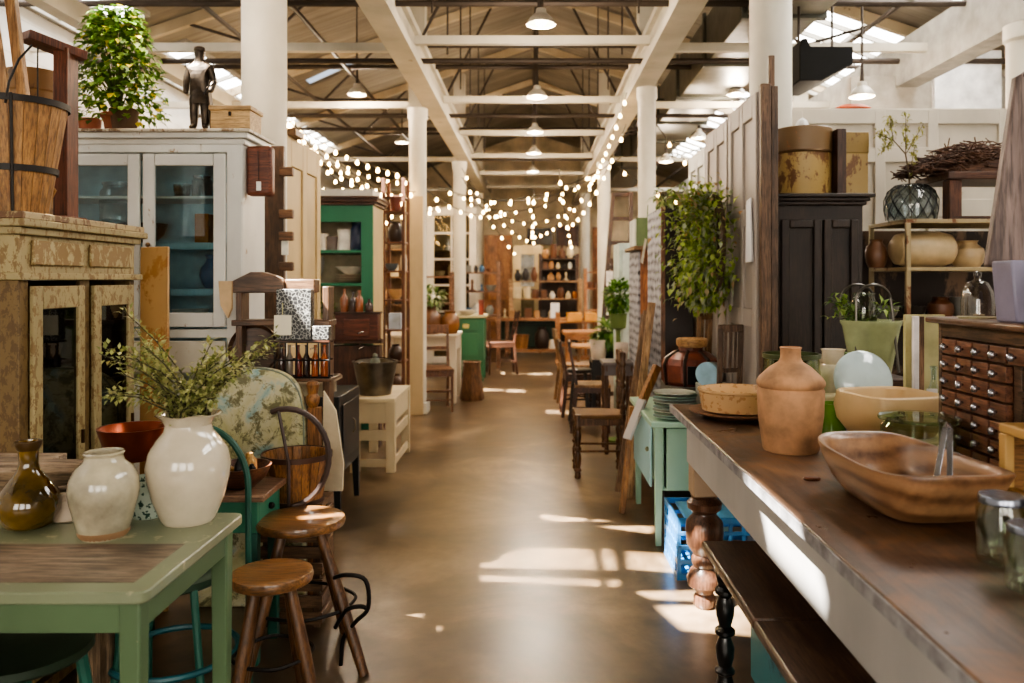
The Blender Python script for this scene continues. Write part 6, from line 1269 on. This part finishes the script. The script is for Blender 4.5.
# grey small table with turned legs
yv = 6.62; uv, wv_ = (lambda p: PX(p, yv)), (lambda p: PZ(p, yv))
GT = paint((112, 104, 104), (80, 66, 58), .2, .45); t = thing('grey_side_table', 'small grey-topped table with turned brown legs behind the turned-leg chair', 'table', (uv(622), yv+.2, 0))
B(uv(603), uv(635), yv, yv+.36, wv_(366), wv_(362.5)).build('tabletop', GT, t, .006); a = MB(); a.box(uv(605), uv(633), yv+.02, yv+.035, wv_(376), wv_(366)); a.build('apron', GT, t)
for x in (uv(607), uv(632)):
    for y in (yv+.04, yv+.32): MB().lathe([(.026*a_, wv_(366)*b_) for a_, b_ in LEG_SPOOL], (x, y, 0), 14).build('turned_leg', wood((80, 50, 34), (120, 80, 54), 'z'), t)
vessel('cup', uv(624), yv+.18, wv_(362.5), .06, .15, plain((222, 206, 190), .4), 'white ribbed pot on the small grey table', name='white_pot', cat='pot')
tag(MB().lathe([(0, 0), (.1, 0), (.14, .012), (.135, .015), (0, .006)], (uv(616), yv+.13, wv_(362.5)), 28).build('plate', plain((170, 176, 190), .3)), 'pale grey-blue plate on the small grey table', 'plate') if 0 else None
# turned-leg chair facing the aisle
SP = wood((70, 44, 28), (136, 92, 54), 'z', .35)
chair(.50, 6.0, math.radians(-90), 'dark spool-turned chair with a straw seat facing the aisle', .465, .34, .37, .92, SP, plain((112, 82, 48), .7), 'rail', True)
# leaning frames
t = thing('leaning_easel', 'honey-brown timber frame leaning on the mint cabinet', 'frame', (.62, 5.2, 0))
HB = wood((134, 82, 34), (186, 126, 64), 'z', .45)
MB().bar((.56, 4.98, 0), (.628, 5.0, .66), .035, .05).build('lower_leg', HB, t, .004); MB().bar((.60, 4.75, .60), (.76, 4.85, .93), .035, .05).build('upper_arm', HB, t, .004)
MB().bar((.555, 4.68, .52), (.655, 4.75, .74), .06, .02).build('cross_piece', paint((206, 200, 196), (130, 110, 96), .3), t, .003)
t = thing('shutter_frame', 'tall weathered louvred frame leaning against the black cabinet', 'frame', (.72, 5.6, 0))
SH = paint((176, 160, 140), (96, 70, 52), .4, .6)
p0, p1 = V(.58, 5.40, .02), V(.79, 5.5, 1.24); q0, q1 = V(.68, 5.72, .02), V(.82, 5.85, 1.2)
for p, q_ in ((p0, p1), (q0, q1)): MB().bar(p, q_, .045, .03).build('stile', wood((110, 74, 46), (160, 120, 80), 'z'), t, .003)
for k in range(16): f_ = .06+k*.058; MB().bar(p0.lerp(p1, f_), q0.lerp(q1, f_), .012, .035).build('louvre', SH, t)
tag(MB().bar((.64, 5.31, .0), (.80, 5.34, 1.3), .05, .025).build('weathered_slat', wood((150, 104, 60), (206, 160, 106), 'z', .5), None, .004), 'long tan slat leaning in front of the louvred frame', 'slat')
# ============================================================ wardrobe and tins
BKW = wood((36, 24, 17), (58, 41, 30), 'z', .45); WX0, WX1, WY = 1.32, 1.80, 4.35; WZ = PZ(194, WY)
t = thing('wardrobe', 'tall dark brown panelled wardrobe behind the grey screen', 'wardrobe', (1.56, 4.6, 0))
B(WX0, WX1, WY, WY+.45, 0, WZ-.06).build('body', BKW, t, .004)
for i, o_ in enumerate((.015, .03, .05)): B(WX0-o_, WX1+o_, WY-o_, WY+.45, WZ-.06+.02*i, WZ-.04+.02*i).build('cornice', BKW, t, .004)
for xa, xb in ((WX0+.03, 1.57), (1.58, WX1-.03)):
    f = MB(); z0, z1 = .2, WZ-.14; w_ = .045; f.box(xa, xa+w_, WY-.025, WY-.002, z0, z1); f.box(xb-w_, xb, WY-.025, WY-.002, z0, z1); f.box(xa+w_, xb-w_, WY-.025, WY-.002, z1-w_, z1); f.box(xa+w_, xb-w_, WY-.025, WY-.002, z0, z0+w_); f.box(xa+w_, xb-w_, WY-.025, WY-.002, .95, 1.0)
    f.build('door', BKW, t, .006)
def tinmat(): return paint((178, 148, 90), (104, 70, 40), .48, .45, 1.4)
dx, dy = PX(804, 4.55), 4.58
t = thing('tin_drum', 'large round rusty yellow tin drum with a lid on the wardrobe', 'drum', (dx, dy, WZ))
MB().lathe([(0, 0), (.158, 0), (.16, .005), (.16, .265)], (dx, dy, WZ), 40).build('drum_body', tinmat(), t); MB().lathe([(.163, .25), (.165, .25), (.165, .385), (.16, .39), (.158, .38), (0, .378)], (dx, dy, WZ), 40).build('lid', paint((120, 94, 62), (150, 92, 54), .34, .4, 1.4), t); MB().lathe([(.166, .243), (.169, .25), (.166, .258)], (dx, dy, WZ), 40).build('hoop', plain((90, 66, 40), .4, .6), t)
t = thing('tin_canister', 'square mustard tin canister right of the round drum', 'canister', (PX(852, 4.6), 4.65, WZ))
xc = PX(853, 4.65); B(xc-.075, xc+.07, 4.6, 4.76, WZ, WZ+.3).build('can_body', tinmat(), t, .006); B(xc-.078, xc+.073, 4.597, 4.763, WZ+.26, WZ+.385).build('lid', paint((150, 122, 62), (96, 60, 34), .4), t, .006)
tag(B(PX(832, 4.5), PX(841, 4.5), 4.42, 4.6, WZ, WZ+.37).build('dark_board', wood((60, 36, 24), (90, 56, 38), 'z'), None, .003), 'dark brown board standing between the drum and the square canister', 'board')
tag(MB().lathe([(0, 0), (.05, 0), (.045, .02), (.028, .055), (0, .075)], (dx-.0, dy, WZ+.388), 8).build('white_cone', plain((226, 224, 220), .4), None, sharp=20), 'small white faceted cone on the drum lid', 'ornament')
tag(MB().lathe([(0, 0), (.09, 0), (.095, .01), (.06, .03), (0, .035)], (PX(852, 5.5), 5.48, 2.62), 22, sx=1.3, sy=.5).build('orange_tray', plain((200, 84, 30), .5)), 'orange tray lying on top of the whitewashed panels', 'tray')
# whitewashed panel wall
WPN = paint((214, 204, 186), (170, 150, 126), .1, .6); yP = 5.45
t = thing('door_panels', 'row of old whitewashed panelled doors standing as a partition', 'partition', (3.0, yP, 0))
B(1.75, 4.4, yP, yP+.06, 0, 2.62).build('panel_board', WPN, t)
def fr_(xs, zs, nm='frame_rail'):
    f = MB()
    for x in xs: f.box(x-.035, x+.035, yP-.03, yP-.001, 0, 2.60)
    for z in zs: f.box(1.75, 4.4, yP-.028, yP-.002, z-.05, z+.05)
    f.build(nm, WPN, t, .004)
fr_((1.8, 2.36, 2.72, 3.2, 3.64, 4.1), (2.56, 2.3, 1.2, .3)); B(2.7, 3.7, yP-.02, yP-.001, 1.88, 2.0).build('lock_rail', WPN, t, .004)
tag(B(PX(935, 7.2), PX(1002, 7.2), 7.2, 7.26, 0, PZ(50, 7.2)).build('white_board', plain((226, 226, 226), .6), None, .006), 'plain white board propped high behind the whitewashed panels', 'board')
B(2.9, 4.5, 7.265, 7.36, 0, 3.3).build('grey_partition', plain((150, 144, 134), .7), None); tag(bpy.data.objects['grey_partition'], 'grey partition wall behind the white board', 'partition')
# metal rack
RK = paint((178, 158, 118), (110, 70, 40), .4, .5); RX0, RX1, RY0, RY1 = 2.02, 2.85, 4.3, 4.76
t = thing('metal_rack', 'rusty cream metal rack holding crocks and the glass vase', 'rack', (2.4, 4.5, 0)); ZT = PZ(219, 4.3)
for x in (RX0, RX1):
    for y in (RY0, RY1): B(x-.012, x+.012, y-.012, y+.012, 0, ZT).build('post', RK, t)
for z in (ZT, PZ(267, 4.3), PZ(322, 4.3), .8, .4): B(RX0-.012, RX1+.012, RY0-.012, RY1+.012, z-.022, z).build('shelf', RK, t, .002)
vx, vy = PX(911, 4.5), 4.5
t = thing('glass_vase', 'round black-wired clear glass vase on top of the metal rack', 'vase', (vx, vy, ZT))
MB().lathe([(0, .003), (.12, .003), (.135, .02), (.14, .1), (.125, .165), (.085, .2), (.04, .205), (.04, .21), (.036, .205), (.08, .192), (.12, .16), (.134, .1), (.13, .025), (0, .01)], (vx, vy, ZT), 36).build('glass_body', glass((226, 232, 234), .3), t)
wm = MB()
for k in range(14):
    a_ = 2*math.pi*k/14; wm.tube([(vx+r_*math.cos(a_+j*.25), vy+r_*math.sin(a_+j*.25), ZT+z_) for j, (r_, z_) in enumerate(((.13, .01), (.143, .06), (.142, .12), (.126, .168), (.086, .203), (.042, .21)))], .0025, 4)
    wm.tube([(vx+r_*math.cos(a_-j*.25), vy+r_*math.sin(a_-j*.25), ZT+z_) for j, (r_, z_) in enumerate(((.13, .01), (.143, .06), (.142, .12), (.126, .168), (.086, .203), (.042, .21)))], .0025, 4)
wm.build('wire_net', plain((30, 32, 34), .4, .7), t)
b = thing('leafy_branch', 'slender yellow-green leafy branch standing in the wired glass vase', 'branch', (vx, vy, ZT+.02))
st, lf = MB(), MB(); rnd = random.Random(2); pts = [V(vx, vy, ZT+.02), V(vx-.01, vy, ZT+.25), V(vx-.03, vy, ZT+.38), V(vx-.1, vy, ZT+.46), V(vx-.12, vy, ZT+.6)]; st.tube(pts, [.006, .005, .004, .003, .002], 6)
subs = [(pts[2], V(vx+.07, vy, ZT+.55)), (pts[2], V(vx-.02, vy+.02, ZT+.62)), (pts[3], V(vx-.2, vy, ZT+.5)), (pts[3], V(vx-.17, vy-.02, ZT+.4)), (pts[3], pts[4]), (pts[1], V(vx+.02, vy, ZT+.42))]
for p, q_ in subs:
    st.tube([p, q_], [.003, .0015], 5)
    for k in range(48): leafq(lf, p.lerp(q_, rnd.uniform(.2, 1))+rdir(rnd)*.018, rdir(rnd), rnd.uniform(.022, .04), .013, V(0, 0, 1))
st.build('stem', plain((90, 74, 50), .7), b); lf.build('foliage', leafmat((110, 116, 44), (150, 148, 70), (180, 172, 90)), b)
t = thing('wooden_stand', 'small dark wooden stand with a thick leg on the metal rack', 'stand', (2.5, 4.5, ZT))
zN = PZ(180, 4.45); B(2.25, 2.84, 4.32, 4.7, zN-.01, zN+.03).build('top', wood((60, 32, 20), (96, 56, 36), 'x'), t, .004); 
for x in (2.30, 2.8): B(x-.035, x+.035, 4.34, 4.42, ZT, zN-.01).build('leg', wood((76, 40, 24), (116, 66, 42), 'z'), t, .006)
B(2.28, 2.82, 4.34, 4.4, ZT, ZT+.02).build('stretcher', wood((60, 32, 20), (96, 56, 36), 'x'), t)
nb = MB(); rnd = random.Random(9)
for i in range(1100):
    xx = rnd.uniform(2.12, 2.84); e = 1-((xx-2.52)/.42)**2; h_ = max(.01, .2*max(0, e)**.8)*math.sqrt(rnd.random()); yy = rnd.uniform(4.36, 4.66)
    p = V(xx, yy, zN+.03+h_*(1-abs(yy-4.5)/.3)); d = V(rnd.uniform(-1, 1), rnd.uniform(-.6, .6), rnd.uniform(-.25, .25)-.2*(1 if xx < 2.4 else -1)*0).normalized()*rnd.uniform(.06, .12); nb.tube([p-d/2, p+V(0, 0, .006), p+d/2], .0035, 4)
nb.lathe([(0, 0), (.3, 0), (.22, .08), (.08, .12), (0, .125)], (2.53, 4.5, zN+.03), 20, sy=.5); o = nb.build('straw_heap', wood((62, 36, 22), (120, 78, 52), 'x', .8)); tag(o, 'heaped brown twiggy nest material on the dark wooden stand', 'twigs'); o['kind'] = 'stuff'
z2 = PZ(267, 4.3)
tag(MB().lathe([(0, -.18), (.05, -.178), (.085, -.15), (.1, -.08), (.1, .08), (.085, .14), (.045, .17), (0, .18)], (0, 0, 0), 32, M=Matrix.Rotation(math.pi/2, 4, 'Y'), sx=1).xf(Matrix.Translation((PX(928, 4.4), 4.45, z2+.1))).build('stoneware_crock', plain((196, 172, 132), .35, var=.15)), 'cream stoneware crock lying on its side on the metal rack', 'crock')
vessel('crock', PX(972, 4.45), 4.5, z2, .09, .15, plain((190, 164, 124), .35), 'cream crock right of the one lying on its side on the metal rack')
vessel('crock', PX(888, 4.4), 4.55, z2, .06, .16, plain((120, 84, 60), .4), 'brown crock at the left end of the middle rack shelf')
for i, (p, k, c_) in enumerate(((890, 'bowl', 'grey'), (918, 'bowl', 'dark'), (945, 'crock', 'brown'), (968, 'cup', 'grey'))): vessel(k, PX(p, 4.45), 4.5, PZ(322, 4.3), .07, .13 if k != 'bowl' else .08, plain(HUES[c_], .4), f"{c_ if c_!='dark' else 'black'} {KIND[k][1]} on the lower metal rack shelf, {ORD[i]} from the left", 'pots on the lower metal rack shelf')
B(2.0, 2.9, 4.9, 4.95, 0, 1.75).build('patched_screen', paint((120, 96, 76), (44, 34, 30), .6, .7, .25), None); tag(bpy.data.objects['patched_screen'], 'dark mottled screen behind the metal rack', 'screen')
# ============================================================ camera and light
cam = bpy.data.cameras.new('camera'); co = bpy.data.objects.new('camera', cam); COL.objects.link(co); co.location = (0, 0, H); co.rotation_euler = (math.pi/2, 0, 0)
cam.sensor_width = 36; cam.lens = 36*FP/1024; cam.shift_x = -(VX-512)/1024; cam.shift_y = -(341.5-VY)/1024; cam.clip_start = .05
cam.dof.use_dof = True; cam.dof.focus_distance = 3.0; cam.dof.aperture_fstop = 2.6
scene.camera = co
s = bpy.data.lights.new('sun', 'SUN'); s.energy = 75; s.angle = .008; s.color = (1, .95, .86)
so = bpy.data.objects.new('sun', s); COL.objects.link(so); so.rotation_euler = SUN.to_track_quat('-Z', 'Y').to_euler()
w = bpy.data.worlds.new('world'); scene.world = w; w.use_nodes = True; w.node_tree.nodes['Background'].inputs[0].default_value = (.75, .85, 1, 1); w.node_tree.nodes['Background'].inputs[1].default_value = 1.0
scene.view_settings.view_transform = 'AgX'; scene.view_settings.look = 'AgX - Medium High Contrast'; scene.view_settings.exposure = .2
